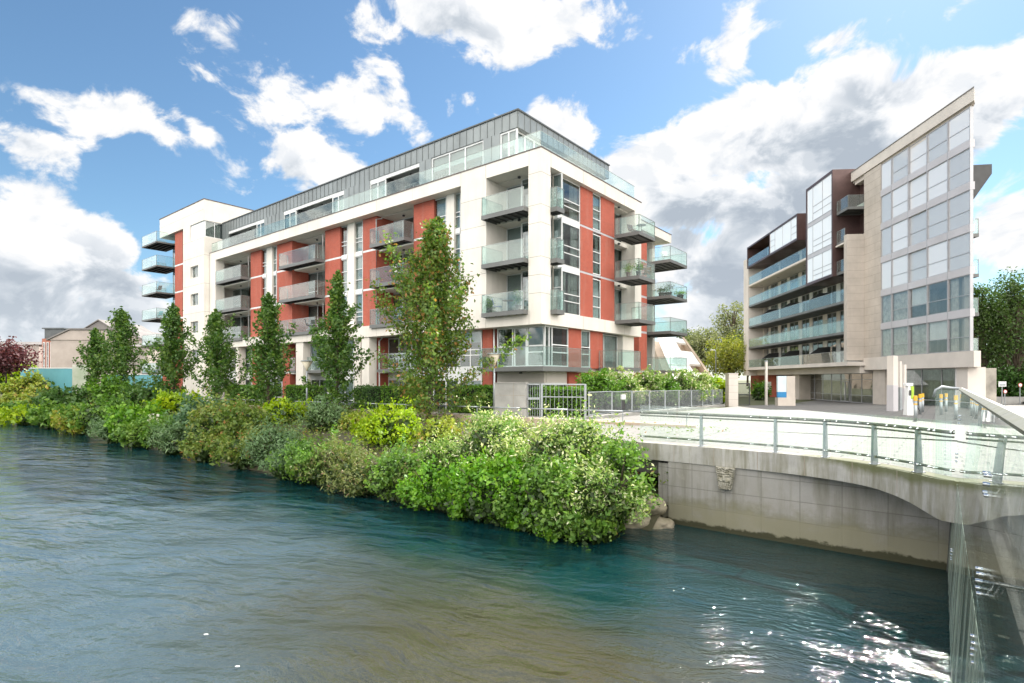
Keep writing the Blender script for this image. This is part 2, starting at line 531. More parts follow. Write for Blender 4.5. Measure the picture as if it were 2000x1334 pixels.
def wallmat():
    """granite river wall: big ashlar blocks, moss near the water, run-off stains from the coping"""
    m, t, out = newmat('granite_river_wall')
    g = t.node('ShaderNodeTexCoord').outputs['Object']
    s = t.node('ShaderNodeSeparateXYZ', {0: g})
    v = t.node('ShaderNodeCombineXYZ', {0: s.outputs[0], 1: s.outputs[2]}).outputs[0]
    b = t.node('ShaderNodeTexBrick', {'Vector': v, 'Color1': (.325, .316, .302), 'Color2': (.28, .275, .265), 'Mortar': (.18, .175, .165), 'Scale': 1.0,
                                      'Mortar Size': .010, 'Brick Width': .82, 'Row Height': .46}, offset=0.0)
    c = b.outputs[0]
    n = t.noise(g, 55, 3, .7)
    c = t.mix(t.mapr(n, .35, .75, 0, .4), c, (.19, .185, .18))
    st = t.noise(t.vm('MULTIPLY', g, (2.2, 1, .25)), 1.3, 5, .65)
    c = t.mix(t.mapr(st, .46, .70, 0, .8), c, (.135, .13, .10))
    nb = t.noise(g, .55, 6, .7)
    c = t.mix(t.mapr(nb, .40, .70, 0, .55), c, (.19, .18, .15))
    n5 = t.noise(g, 4.5, 5, .75)
    c = t.mix(t.mapr(n5, .55, .75, 0, .35), c, (.36, .35, .32))
    z = s.outputs[2]
    nm = t.noise(t.vm('MULTIPLY', g, (1, 1, 1.6)), 1.7, 6, .7)
    moss = t.m('ADD', t.mapr(z, -2.75, -3.25), t.m('MULTIPLY', t.m('SUBTRACT', nm, .5), 2.0))
    c = t.mix(t.mapr(moss, .3, 1.0, 0, .8), c, (.145, .138, .078))
    pale = t.m('ADD', t.mapr(z, -3.05, -3.25), t.m('MULTIPLY', t.m('SUBTRACT', nm, .5), 2.2))
    c = t.mix(t.mapr(pale, .45, .95, 0, .4), c, (.27, .255, .19))
    nd = t.noise(g, 3.2, 6, .7)
    wet = t.m('ADD', t.mapr(z, -3.5, -3.66), t.m('MULTIPLY', t.m('SUBTRACT', nd, .5), 1.9))
    c = t.mix(t.mapr(wet, .4, .7), c, (.035, .035, .015))
    p = t.node('ShaderNodeBsdfPrincipled', {'Base Color': c, 'Roughness': .8})
    bp = t.node('ShaderNodeBump', {'Strength': .5, 'Distance': .012, 'Height': t.m('SUBTRACT', n, t.m('MULTIPLY', b.outputs[1], 2.5))})
    t.set(p.inputs['Normal'], bp.outputs[0])
    t.set(out.inputs[0], p.outputs[0])
    return m


M['riverwall'] = wallmat()


def copingmat():
    m, t, out = newmat('weathered_coping')
    g = t.node('ShaderNodeTexCoord').outputs['Object']
    n = t.noise(g, 1.4, 6, .65)
    c = t.ramp(n, [(.25, (.25, .245, .235)), (.5, (.345, .34, .325)), (.75, (.42, .41, .38))])
    st = t.noise(t.vm('MULTIPLY', g, (2.6, 2.6, .3)), 1.6, 5, .7)
    c = t.mix(t.mapr(st, .40, .66, 0, .85), c, (.13, .12, .065))
    sx = t.node('ShaderNodeSeparateXYZ', {0: g})
    ms = t.m('ADD', t.m('MULTIPLY', t.mapr(sx.outputs[0], 2.5, 6.0), t.mapr(sx.outputs[2], -2.0, -1.72)), t.m('MULTIPLY', t.m('SUBTRACT', n, .5), 1.6))
    c = t.mix(t.mapr(ms, .35, .8, 0, .85), c, (.085, .095, .025))
    n3 = t.noise(g, 60, 3, .7)
    c = t.mix(t.mapr(n3, .4, .8, 0, .3), c, (.2, .2, .19))
    p = t.node('ShaderNodeBsdfPrincipled', {'Base Color': c, 'Roughness': .85})
    bp = t.node('ShaderNodeBump', {'Strength': .4, 'Distance': .01, 'Height': n3})
    t.set(p.inputs['Normal'], bp.outputs[0])
    t.set(out.inputs[0], p.outputs[0])
    return m


M['coping'] = copingmat()


def pavemat(name, c1, c2, mort, w, h, rot=0.0, ms=.012):
    m, t, out = newmat(name)
    g = t.node('ShaderNodeNewGeometry').outputs['Position']
    vr = t.node('ShaderNodeVectorRotate', {'Vector': g, 'Angle': rot}, rotation_type='Z_AXIS').outputs[0]
    b = t.node('ShaderNodeTexBrick', {'Vector': vr, 'Color1': c1, 'Color2': c2, 'Mortar': mort, 'Scale': 1.0, 'Mortar Size': ms, 'Brick Width': w, 'Row Height': h})
    n = t.noise(g, .6, 6, .65)
    c = t.mix(t.mapr(n, .35, .75, 0, .4), b.outputs[0], tuple(x * .72 for x in c1))
    n2 = t.noise(g, 30, 3, .7)
    c = t.mix(t.mapr(n2, .4, .8, 0, .25), c, tuple(x * .7 for x in c1))
    p = t.node('ShaderNodeBsdfPrincipled', {'Base Color': c, 'Roughness': .8})
    t.set(out.inputs[0], p.outputs[0])
    return m


M['paving'] = pavemat('granite_paving', (.185, .178, .166), (.150, .145, .136), (.055, .053, .05), .9, .45, R(38), ms=.02)
M['path'] = pavemat('path_paving', (.26, .235, .20), (.23, .21, .18), (.15, .14, .12), .4, .2, R(38))
M['grass'] = pmat('grass_ground', (.06, .09, .025), .95, .3, 1.2, col2=(.10, .085, .045), bump=.5)
M['soil'] = pmat('bank_soil', (.075, .058, .038), .95, .3, 1.5, col2=(.05, .06, .025), bump=.8, bscale=14)


def watermat():
    m, t, out = newmat('river_water')
    g = t.node('ShaderNodeNewGeometry').outputs['Position']
    vr = t.node('ShaderNodeVectorRotate', {'Vector': g, 'Angle': R(20)}, rotation_type='Z_AXIS').outputs[0]
    sw = t.noise(vr, .22, 3, .55, out=1)
    v1 = t.vm('ADD', vr, t.vm('MULTIPLY', sw, (2.2, 2.2, 0)))
    a = t.noise(t.vm('MULTIPLY', v1, (.55, 1.5, 1)), .85, 3, .55)
    b = t.noise(t.vm('MULTIPLY', v1, (.7, 1.25, 1)), 3.4, 4, .6)
    c = t.noise(t.vm('MULTIPLY', v1, (.8, 1.2, 1)), 11.0, 3, .6)
    gx = t.node('ShaderNodeSeparateXYZ', {0: g}).outputs[0]
    calm = t.mapr(t.noise(vr, .12, 3, .6), .35, .65, .35, 1.0)
    h = t.m('ADD', t.m('MULTIPLY', a, t.mapr(gx, -4, 4, .26, .075)), t.m('MULTIPLY', calm, t.m('ADD', t.m('MULTIPLY', b, .056), t.m('ADD', t.m('MULTIPLY', c, t.mapr(gx, -4, 4, .027, .035)), t.m('MULTIPLY', t.noise(v1, 30.0, 2, .6), .008)))))
    bp = t.node('ShaderNodeBump', {'Strength': 1.0, 'Distance': 1.0, 'Height': h})
    colour_wob = t.noise(vr, .16, 4, .6)
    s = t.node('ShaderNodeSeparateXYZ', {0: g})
    # shallow brown gravel midstream, green-blue by the bank and the wall
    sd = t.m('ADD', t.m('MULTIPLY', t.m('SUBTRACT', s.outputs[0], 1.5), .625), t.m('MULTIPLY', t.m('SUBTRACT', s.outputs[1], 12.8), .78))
    shal = t.mapr(t.m('ADD', sd, t.m('MULTIPLY', t.m('SUBTRACT', colour_wob, .5), 7.0)), -2.2, -5.5, smooth=True)
    up = t.mapr(t.m('ADD', s.outputs[0], t.m('MULTIPLY', t.m('SUBTRACT', colour_wob, .5), 9.0)), -.5, -6.5, smooth=True)
    mid = t.mix(up, (.040, .038, .020), (.050, .078, .092))  # blue-grey at left: pale sky reflection painted into the water colour
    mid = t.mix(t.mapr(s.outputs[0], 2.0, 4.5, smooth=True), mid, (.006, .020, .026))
    col = t.mix(shal, (.002, .024, .028), mid)  # murky green-blue with the bank's dark reflection painted in
    p = t.node('ShaderNodeBsdfPrincipled', {'Base Color': col, 'Roughness': .035, 'IOR': 1.72, 'Specular IOR Level': .5, 'Normal': bp.outputs[0]})
    t.set(out.inputs[0], p.outputs[0])
    return m


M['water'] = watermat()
# ---------------------------------------------------------------- ground, river, quay
ANG = math.atan2(-.625, .78)
BK = Frame(1.5, 12.8, ANG)          # x along the bank (right = +), y away from the water
WZ = -3.73


def lerp(tab, v):
    if v <= tab[0][0]: return tab[0][1]
    for (a, b), (c, d) in zip(tab, tab[1:]):
        if v <= c: return b + (d - b) * (v - a) / (c - a)
    return tab[-1][1]


GZ = [(14, -1.70), (30, -1.92), (43, -2.10), (55, -2.50), (70, -2.55)]


def gz(X, Y): return lerp(GZ, Y)


def grid(name, frame, xs, ys, zf, mat, smooth=True):
    v = []; f = []
    for y in ys:
        for x in xs:
            w = frame.w(x, y)
            v.append((w.x, w.y, zf(x, y, w)))
    nx = len(xs)
    for j in range(len(ys) - 1):
        for i in range(nx - 1):
            f.append((j * nx + i, j * nx + i + 1, (j + 1) * nx + i + 1, (j + 1) * nx + i))
    mb = MB(); mb.v = v; mb.f = f
    return mb.build(name, mat, smooth=smooth)


def nz(x, y, s=1.0, a=1.0): return mnoise.noise(Vector((x * s, y * s, 3.7))) * a


# the river: one sheet to the horizon
mb = MB(); mb.poly([(-900, -900, WZ), (900, -900, WZ), (900, 700, WZ), (-900, 700, WZ)])
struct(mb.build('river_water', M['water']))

# ground behind the bank, to the horizon
xs = [-900, -500, -300, -200] + list(range(-150, 151, 10)) + [200, 300, 500, 900]
ys = [9.02, 12, 15, 18, 22, 26, 30, 35, 40, 50, 60, 80, 100, 150, 250, 400, 900]
struct(grid('ground', BK, xs, ys, lambda x, y, w: gz(w.x, w.y) - .03, M['grass']))

# planted bank
BANK = [(-2.5, -5.6), (-.4, -4.1), (.5, -3.5), (2.2, -2.9), (4.5, -2.35), (7, -2.08), (9.0, -2.1)]
xs = [x * .8 for x in range(-190, 1)] + [.5, 1.0]
def bank_z(x, s): return lerp(BANK, s - 1.7 * max(0, min(1, (x + 2.2) / 2.4)))

ys = [-2.5, -1.4, -.5, 0, .5, 1, 1.6, 2.2, 3, 4, 5, 6, 7, 8, 9.0]
struct(grid('river_bank', BK, xs, ys, lambda x, y, w: bank_z(x, y) + nz(w.x, w.y, .9, .14) + nz(w.x, w.y, 2.5, .05), M['soil']))

# riverside path
xs = [-140 + 2 * i for i in range(70)] + [-.4]
struct(grid('riverside_path', BK, xs, [9.1, 10.5, 11.7], lambda x, y, w: gz(w.x, w.y) + .005, M['path']))

# retaining wall along the path
mb = MB()
for i in range(36):
    a, b = BK.w(-.6 - i * 3, 9.0), BK.w(-.6 - i * 3 - 2.99, 9.0)
    z = gz(0, (a.y + b.y) / 2)
    mb.obox((a.x, a.y), (b.x, b.y), .22, z - .7, z + .10)
w = mb.build('retaining_wall', M['tan'])
tag(w, 'low beige retaining wall between the bank planting and the riverside path', 'wall')

# curved edge of the quay that runs into the bridge
EDGE = [(3.36, 14.87), (3.98, 14.38), (5.4, 13.2), (6.2, 12.45), (6.70, 11.8), (6.98, 11.2), (7.12, 10.6), (7.19, 10.1), (7.2, 9.7), (7.24, 9.38), (7.38, 9.16), (7.65, 9.05), (8.0, 9.0)]
BR_A = math.atan2(.613, .79)
bd = Vector((.613, .79)); bn = Vector((.79, -.613))     # along the bridge, and to its right


def br(s, o, z=0.0): return Vector((bd.x * s + bn.x * o, bd.y * s + bn.y * o, z))


def smooth_line(pts, n=6):
    out = []
    for i in range(len(pts) - 1):
        p0 = Vector(pts[max(i - 1, 0)]); p1 = Vector(pts[i]); p2 = Vector(pts[i + 1]); p3 = Vector(pts[min(i + 2, len(pts) - 1)])
        for k in range(n):
            u = k / n
            out.append(.5 * ((2 * p1) + (p2 - p0) * u + (2 * p0 - 5 * p1 + 4 * p2 - p3) * u * u + (3 * p1 - p0 - 3 * p2 + p3) * u ** 3))
    out.append(Vector(pts[-1]))
    return out


EL = smooth_line(EDGE)


def offset_line(pl, d):
    """shift a plan polyline to its left side (inland) by d"""
    out = []
    for i, p in enumerate(pl):
        a = (pl[min(i + 1, len(pl) - 1)] - pl[max(i - 1, 0)]).normalized()
        out.append(Vector((p.x - a.y * d, p.y + a.x * d)))
    return out


def edge_at(px, d=0.0):
    """where the line of sight through an image column meets the quay edge (shifted inland by d)"""
    pl = offset_line(EL, d)
    k = (px - CX) / FPX
    for a, b in zip(pl, pl[1:]):
        fa, fb = a.x - k * a.y, b.x - k * b.y
        if fa <= 0 <= fb or fb <= 0 <= fa:
            u = fa / (fa - fb) if fa != fb else 0
            p = a + (b - a) * u
            tdir = (b - a).normalized()
            return p, tdir
    return pl[-1].copy(), (pl[-1] - pl[-2]).normalized()


# plaza paving: from the quay edge back to the buildings
inner = offset_line(EL, .42)
struct(grid('plaza', BK, [-6.15, 0, .75, 5, 10, 20, 40, 70], [9.05, 11.72, 15, 20, 25, 30, 35, 40, 50, 60, 80, 120], lambda x, y, w: gz(w.x, w.y), M['paving'], smooth=False))
mb = MB()
fr_ = BK
cs = [BK.w(x, y) for x, y in ((.75, 2.95), (9.2, 2.95), (40, 2.95), (40, 9.05), (.75, 9.05))]
mb.poly([(c.x, c.y, gz(c.x, c.y)) for c in cs])
ip = [p for p in inner if BK.loc(p.x, p.y)[1] < 2.94]
mb.poly([(p.x, p.y, -1.698) for p in ip] + [(*BK.w(9.2, 2.95).to_2d(), -1.698), (*BK.w(BK.loc(ip[0].x, ip[0].y)[0], 2.95).to_2d(), -1.698)])
qp = [BK.w(x, y) for x, y in ((.76, 9.06), (-5.9, 9.06), (-5.6, 8.2), (-.9, 3.4), (-.2, 2.94), (.76, 2.94))]
mb.extr([(c.x, c.y, gz(c.x, c.y) + .005) for c in qp], (0, 0, -.8))
struct(mb.build('quay_pavement', M['paving']))

# road that leaves the bridge on the right
mb = MB()
prev = None
for s_, z_ in ((14, 0), (24, 0), (40, 0), (60, 0), (110, 0)):
    a, b = br(s_, 6.2), br(s_, 13.5)
    cur = (Vector((a.x, a.y, gz(0, a.y) + .006)), Vector((b.x, b.y, gz(0, a.y) + .006)))
    if prev: mb.poly([prev[0], prev[1], cur[1], cur[0]])
    prev = cur
struct(mb.build('road', M['tarmac']))

# river wall
mb = MB()
F0 = Frame(1.5, 12.8, ANG)
wl = F0.w(1.05, 2.8)
root = thing('river_wall', 'grey granite river wall under the curved coping, mossy at the waterline', 'wall', (0, 0, 0))
root.location = F0.w(0, 0, 0); root.rotation_euler = (0, 0, ANG)
mb.box(1.02, 30, 2.8, 3.5, -5.2, -2.12)
mb.build('wall_face', M['riverwall'], root)
MB().box(.72, 1.02, 2.86, 3.6, -5.2, -2.2).build('corner_stone', M['riverwall'], root)
# coping: a swept band, in stones
outer = EL; inn = offset_line(EL, .45)
L = [0.0]
for a, b in zip(outer, outer[1:]): L.append(L[-1] + (b - a).length)
stone_w = 1.02
mb = MB()
seg = 0
gap = .006
for i in range(len(outer) - 1):
    a, b, c, d = outer[i], outer[i + 1], inn[i + 1], inn[i]
    n = Vector((0, 0))
    q = [F0.loc(v.x, v.y) for v in (a, b, c, d)]
    zl = lambda l: -2.13 - .26 * max(0, min(1, (l - L[-1] + 2.6) / 1.7)) ** 1.8
    za, zb_ = zl(L[i]), zl(L[i + 1])
    mb.hexa([(*q[0], za), (*q[1], zb_), (*q[2], zb_), (*q[3], za)] + [(*v, -1.70) for v in q])
mb.build('coping', M['coping'], root)
mb = MB()
for k in range(1, int(L[-1] / stone_w)):
    l = k * stone_w
    i = max(j for j in range(len(L)) if L[j] <= l)
    u = (l - L[i]) / (L[i + 1] - L[i])
    p = outer[i] + (outer[i + 1] - outer[i]) * u
    tdir = (outer[i + 1] - outer[i]).normalized(); nn = Vector((tdir.y, -tdir.x))
    a, b = p - tdir * .006 + nn * .003, p + tdir * .006 + nn * .003
    q = [F0.loc(v.x, v.y) for v in (a, b, b - nn * .03, a - nn * .03)]
    mb.hexa([(*v, -2.125) for v in q] + [(*v, -1.705) for v in q])
mb.build('coping_joint', M['stonejoint'], root)
# soffit slab between wall and overhanging coping
mb = MB()
mb.prism([F0.loc(p.x, p.y) for p in inn] + [(9.2, 3.4), (1.2, 3.4)], -2.11, -1.74)
mb.build('overhang_slab', M['concrete'], root)

# carved keystone: a bearded stone face with leafy hair
def stone_face():
    fr = edge_at(1418)
    p, tdir = fr
    lx, ly = F0.loc(p.x, p.y)
    lx = F0.x_at(1418, 2.8)
    me = bpy.data.meshes.new('carved_face')
    bm = bmesh.new()
    W, H = 33, 49
    h = .52
    vs = []
    for j in range(H):
        v = j / (H - 1)             # 0 top - 1 chin
        wid = .235 * (1 - .42 * v)
        for i in range(W):
            u = i / (W - 1) * 2 - 1
            x = u * wid
            r = 1 - u * u
            dep = .10 * math.sqrt(max(r, 0)) + .05
            g = lambda cu, cv, su, sv: math.exp(-((u - cu) / su) ** 2 - ((v - cv) / sv) ** 2)
            dep += .075 * g(0, .47, .17, .13) + .03 * g(0, .56, .26, .035)            # nose
            dep += .032 * (g(-.42, .37, .26, .03) + g(.42, .37, .26, .03))            # brows
            dep -= .045 * (g(-.40, .435, .2, .035) + g(.40, .435, .2, .035))          # eye sockets
            dep += .022 * (g(-.40, .435, .1, .02) + g(.40, .435, .1, .02))
            dep += .035 * (g(-.55, .57, .2, .08) + g(.55, .57, .2, .08))              # cheeks
            dep -= .05 * g(0, .665, .3, .022)                                         # mouth
            dep += .03 * (g(-.3, .625, .25, .025) + g(.3, .625, .25, .025))           # moustache
            if v < .3 or abs(u) > .72:                                                # curls of hair and leaves
                dep += .035 * math.sin(u * 17 + 2.2 * math.sin(v * 21)) * math.sin(v * 40 + 2 * math.sin(u * 9)) + .02
            if v > .70:                                                               # beard
                dep += .022 * math.sin(u * 22 + v * 12) + .01
            vs.append(bm.verts.new((lx + x, 2.8 - dep, -2.135 - v * h)))
    for j in range(H - 1):
        for i in range(W - 1):
            bm.faces.new((vs[j * W + i], vs[j * W + i + 1], vs[(j + 1) * W + i + 1], vs[(j + 1) * W + i]))
    rim = [vs[i] for i in range(W)] + [vs[j * W + W - 1] for j in range(1, H)] + [vs[(H - 1) * W + i] for i in range(W - 2, -1, -1)] + [vs[j * W] for j in range(H - 2, 0, -1)]
    back = [bm.verts.new((v.co.x, 2.82, v.co.z)) for v in rim]
    for k in range(len(rim)):
        m2 = (k + 1) % len(rim)
        bm.faces.new((rim[k], rim[m2], back[m2], back[k]))
    bmesh.ops.recalc_face_normals(bm, faces=bm.faces)
    bm.to_mesh(me); bm.free()
    me.polygons.foreach_set("use_smooth", [True] * len(me.polygons))
    me.materials.append(pmat('lichened_stone', (.44, .42, .37), .9, .25, 9, col2=(.17, .16, .11), bump=.5))
    o = bpy.data.objects.new('carved_face', me); COL.objects.link(o); o.parent = root


stone_face()

# glass balustrade on the quay
bal = thing('quay_balustrade', 'curved glass balustrade with steel posts on the granite coping of the quay', 'balustrade', (0, 0, 0))
POSTS = [1247, 1370, 1515, 1612, 1708, 1794]
pts = []
for px in POSTS:
    p, td = edge_at(px, .2)
    pts.append((p, td))
    nn = Vector((td.y, -td.x))          # towards the river
    mb = MB()
    for dn in (-.04, .04):
        pass
    # tapered twin-blade post
    q0 = [p - td * .028 - nn * .065, p + td * .028 - nn * .065, p + td * .028 + nn * .065, p - td * .028 + nn * .065]
    q1 = [p - td * .028 - nn * .025, p + td * .028 - nn * .025, p + td * .028 + nn * .045, p - td * .028 + nn * .045]
    mb.hexa([(v.x, v.y, -1.70) for v in q0] + [(v.x, v.y, -.93) for v in q1])
    q = [p - td * .06 - nn * .09, p + td * .06 - nn * .09, p + td * .06 + nn * .09, p - td * .06 + nn * .09]
    mb.hexa([(v.x, v.y, -1.699) for v in q] + [(v.x, v.y, -1.685) for v in q])
    mb.build('post', M['galv'], bal)
line = offset_line(EL, .2)
i0 = 1
run = line[0:58]
rail_pts = [(p.x, p.y, -.90) for p in run]
MB().tube(rail_pts, .038, 8).build('handrail', M['railmoss'], bal, smooth=True)
MB().tube([(p.x, p.y, -.985) for p in run], .02, 6).build('mid_rail', M['railmoss'], bal, smooth=True)
MB().tube([(p.x, p.y, -1.545) for p in run], .03, 6).build('bottom_rail', M['railmoss'], bal, smooth=True)
gl = offset_line(EL, .135)[0:58]
# glass panes between posts (several plan segments each, so the panes follow the curve)
cuts = [0, 7, 14, 19, 24, 30, 36, 42, 48, 57]
for a, b in zip(cuts, cuts[1:]):
    mb = MB()
    for i in range(a, b):
        p, q = gl[i].copy(), gl[i + 1].copy()
        if i == a: p = p + (q - p).normalized() * .012
        if i == b - 1: q = q - (q - p).normalized() * .012
        d = (q - p).normalized(); n2 = Vector((-d.y, d.x)) * .006
        mb.hexa([(p.x + n2.x, p.y + n2.y, -1.63), (p.x - n2.x, p.y - n2.y, -1.63), (q.x - n2.x, q.y - n2.y, -1.63), (q.x + n2.x, q.y + n2.y, -1.63),
                 (p.x + n2.x, p.y + n2.y, -.71), (p.x - n2.x, p.y - n2.y, -.71), (q.x - n2.x, q.y - n2.y, -.71), (q.x + n2.x, q.y + n2.y, -.71)])
    mb.build('glass_panel', M['clear'], bal)
    for i in (a + 1, b - 1):
        p = gl[i]
        d = (gl[min(i + 1, len(gl) - 1)] - gl[i - 1]).normalized(); nn = Vector((d.y, -d.x))
        mb = MB()
        for z in (-.90, -1.545):
            mb.tube([(p.x + nn.x * .02, p.y + nn.y * .02, z), (p.x - nn.x * .06, p.y - nn.y * .06, z)], .017, 8)
            mb.tube([(p.x - nn.x * .04 - d.x * .05, p.y - nn.y * .04 - d.y * .05, z), (p.x - nn.x * .04 + d.x * .05, p.y - nn.y * .04 + d.y * .05, z)], .012, 6)
        mb.build('glass_clamp', M['steel'], bal, smooth=True)

# ---------------------------------------------------------------- the bridge
bridge = thing('road_bridge', 'bridge on the right with a glass-clad side that meets the curved quay', 'bridge', (0, 0, 0))
mb = MB()
mb.hexa([br(-14, .40, -2.05), br(-14, 14, -2.05), br(15, 14, -2.05), br(12.0, .40, -2.05), br(-14, .40, -1.665), br(-14, 14, -1.665), br(15, 14, -1.665), br(12.0, .40, -1.665)])
mb.build('deck', M['paving'], bridge)
mb = MB()
for o in (.62, 4.2, 7.4, 10.6):
    mb.hexa([br(-14, o, -2.75), br(-14, o + .55, -2.75), br(12.4, o + .55, -2.75), br(12.4, o, -2.75), br(-14, o, -2.06), br(-14, o + .55, -2.06), br(12.4, o + .55, -2.06), br(12.4, o, -2.06)])
mb.build('girder', M['concrete'], bridge)
mb = MB()
mb.hexa([br(-14, .46, -3.5), br(-14, .60, -3.5), br(13.4, .60, -3.5), br(13.4, .46, -3.5), br(-14, .46, -2.06), br(-14, .60, -2.06), br(13.4, .60, -2.06), br(13.4, .46, -2.06)])
for k in range(38):
    s_ = -5 + k * .5
    mb.hexa([br(s_, .36, -3.45), br(s_, .458, -3.45), br(s_ + .05, .458, -3.45), br(s_ + .05, .36, -3.45), br(s_, .36, -2.1), br(s_, .458, -2.1), br(s_ + .05, .458, -2.1), br(s_ + .05, .36, -2.1)])
mb.build('ribbed_side_beam', pmat('algae_stained_concrete', (.33, .37, .30), .85, .3, 1.6, col2=(.15, .17, .11), streak=.5), bridge)


def oz(z): return .28 + (z + .2) * .058


# glass skin hung outside the deck: upper balustrade and lower skirt, in panels
JS = [13.25, 9.2, 5.2, 1.25, -2.8, -6.8]
balb = thing('bridge_balustrade', 'tall clear glass bridge parapet with a broad grey rail, running past the viewer', 'balustrade', (0, 0, 0))
for s1, s0 in zip(JS, JS[1:]):
    for (z0, z1, nm, par) in ((-1.72, -.215, 'glass_panel', balb), (-3.62, -1.74, 'glass_skirt_panel', bridge)):
        mb = MB()
        a, b = s0 + .008, s1 - .008
        if nm == 'glass_skirt_panel' and s1 > 13: b = 13.6
        mb.hexa([br(a, oz(z0), z0), br(a, oz(z0) + .016, z0), br(b, oz(z0) + .016, z0), br(b, oz(z0), z0),
                 br(a, oz(z1), z1), br(a, oz(z1) + .016, z1), br(b, oz(z1) + .016, z1), br(b, oz(z1), z1)])
        mb.build(nm, M['skirt'] if 'skirt' in nm else M['clear'], par)
mb = MB()
mb.hexa([br(13.6, oz(-3.7) - .02, -3.9), br(13.6, oz(-3.7) + .3, -3.9), br(13.72, oz(-3.7) + .3, -3.9), br(13.72, oz(-3.7) - .02, -3.9), br(13.6, oz(-1.9) - .02, -1.95), br(13.6, oz(-1.9) + .3, -1.95), br(13.72, oz(-1.9) + .3, -1.95), br(13.72, oz(-1.9) - .02, -1.95)])
mb.build('edge_profile', M['dark'], bridge)
# rounded end panel turning towards the quay
e0 = br(13.25, oz(-.2)); e1 = br(13.25, oz(-.2)) + Vector((-.36, .16, 0)); e2 = e1 + Vector((-.12, .12, 0))
mb = MB()
d = (e1 - e0).normalized(); n2 = Vector((-d.y, d.x, 0)) * .008
mb.extr([e0 + n2 + Vector((0, 0, -1.69)), e1 + n2 + Vector((0, 0, -1.69)), e1 + n2 + Vector((0, 0, -.22)), e1 + n2 * 1 + (e0 - e1) * .25 + Vector((0, 0, -.15)), e0 + n2 + Vector((0, 0, -.215))], -n2 * 2)
mb.build('end_panel', M['clear'], balb)
# broad flat top rail
mb = MB()
o0, o1 = oz(-.2) - .035, oz(-.2) + .05
prof = [(o0, -.215), (o1, -.215), (o1 + .01, -.19), (o1 - .03, -.165), (o0 + .03, -.165), (o0 - .01, -.19)]
for sA, sB in zip([13.35, 10.6, 7.2, 3.8, .4, -3.0], [10.6, 7.2, 3.8, .4, -3.0, -7.0]):
    mb.extr([br(sA - .003, o, z) for o, z in prof], br(sB + .003, 0) - br(sA - .003, 0))
mb.build('top_rail', M['railmoss'], balb)
q0 = br(13.35, oz(-.2)); 
MB().tube([q0 + Vector((0, 0, -.19)), e1 + (e0 - e1) * .25 + Vector((0, 0, -.15)), e1 + Vector((0, 0, -.21)), e1 + Vector((-.02, .02, -.34))], .022, 8).build('end_rail', M['galv'], balb, smooth=True)
# steel posts inside the glass
for s_ in (11.9, 9.2, 6.6, 4.0, 1.25):
    o = .55
    mb = MB()
    mb.hexa([br(s_ - .012, o - .06, -1.665), br(s_ + .012, o - .06, -1.665), br(s_ + .012, o + .1, -1.665), br(s_ - .012, o + .1, -1.665),
             br(s_ - .012, o - .1, -.45), br(s_ + .012, o - .1, -.45), br(s_ + .012, o - .03, -.45), br(s_ - .012, o - .03, -.45)])
    mb.build('post', M['galv'], balb)
for z in (-.62, -1.5):
    MB().tube([br(12.9, .52, z), br(-6, .52, z)], .018, 6).build('inner_rail', M['galv'], balb, smooth=True)


def spider(s_, z, par):
    """four-armed stainless fitting that holds the glass"""
    o = oz(z)
    mb = MB()
    mb.tube([br(s_, o - .02, z), br(s_, o + .16, z)], .016, 8)
    for ds, dz in ((-.07, .07), (.07, .07), (-.07, -.07), (.07, -.07)):
        mb.tube([br(s_, o + .08, z), br(s_ + ds, o + .04, z + dz)], [.016, .011], 6)
        mb.tube([br(s_ + ds, o - .018, z + dz), br(s_ + ds, o + .05, z + dz)], .014, 8)
    mb.tube([br(s_, o + .14, z), br(s_, .41 if z > -2.05 and z < -1.6 else o + .5, z)], .012, 6)
    mb.build('spider_fitting', M['steel'], par, smooth=True)


for s_ in (13.1, 5.2):
    for z in (-.75, -1.45):
        spider(s_, z, balb)
for s_ in (11.9, 5.2):
    for z in (-1.95, -2.95):
        spider(s_, z, bridge)

# boulders where the bank meets the wall
def rock(name_label, X, Y, z, r, seed, sq=(1, 1, .75)):
    me = bpy.data.meshes.new('boulder'); bm = bmesh.new()
    bmesh.ops.create_icosphere(bm, subdivisions=4, radius=1)
    for v in bm.verts:
        n = mnoise.noise(v.co * 1.3 + Vector((seed, 0, 0))) * .28 + mnoise.noise(v.co * 4 + Vector((0, seed, 0))) * .07
        c = v.co * (1 + n)
        v.co = Vector((c.x * sq[0], c.y * sq[1], c.z * sq[2])) * r
    bm.to_mesh(me); bm.free()
    me.polygons.foreach_set("use_smooth", [True] * len(me.polygons))
    me.materials.append(M['rock'])
    o = bpy.data.objects.new('boulder', me); COL.objects.link(o); o.location = (X, Y, z)
    tag(o, name_label, 'rock', 'boulders at the foot of the river wall')


q = P(1275, 1000, 14.3); rock('rounded tan boulder wedged against the end of the river wall', q.x, q.y, -3.28, .33, 1.2)
q = P(1282, 1024, 14.1); rock('dark wet boulder half under water at the end of the river wall', q.x, q.y, -3.72, .36, 4.2, (1.2, 1, .6))
q = P(1240, 1020, 14.2); rock('low boulder at the waterline under the overhanging leaves', q.x, q.y, -3.65, .4, 7.7, (1.2, 1, .6))
q = P(1246, 990, 14.5); rock('small boulder above the waterline half hidden by leaves', q.x, q.y, -3.3, .3, 9.1, (1.2, 1, .7))
# ---------------------------------------------------------------- apartment building (white frame, red brick)
BF = Frame(1.67, 31.8, ANG)      # x to the right along the river front (left = negative), y into the building


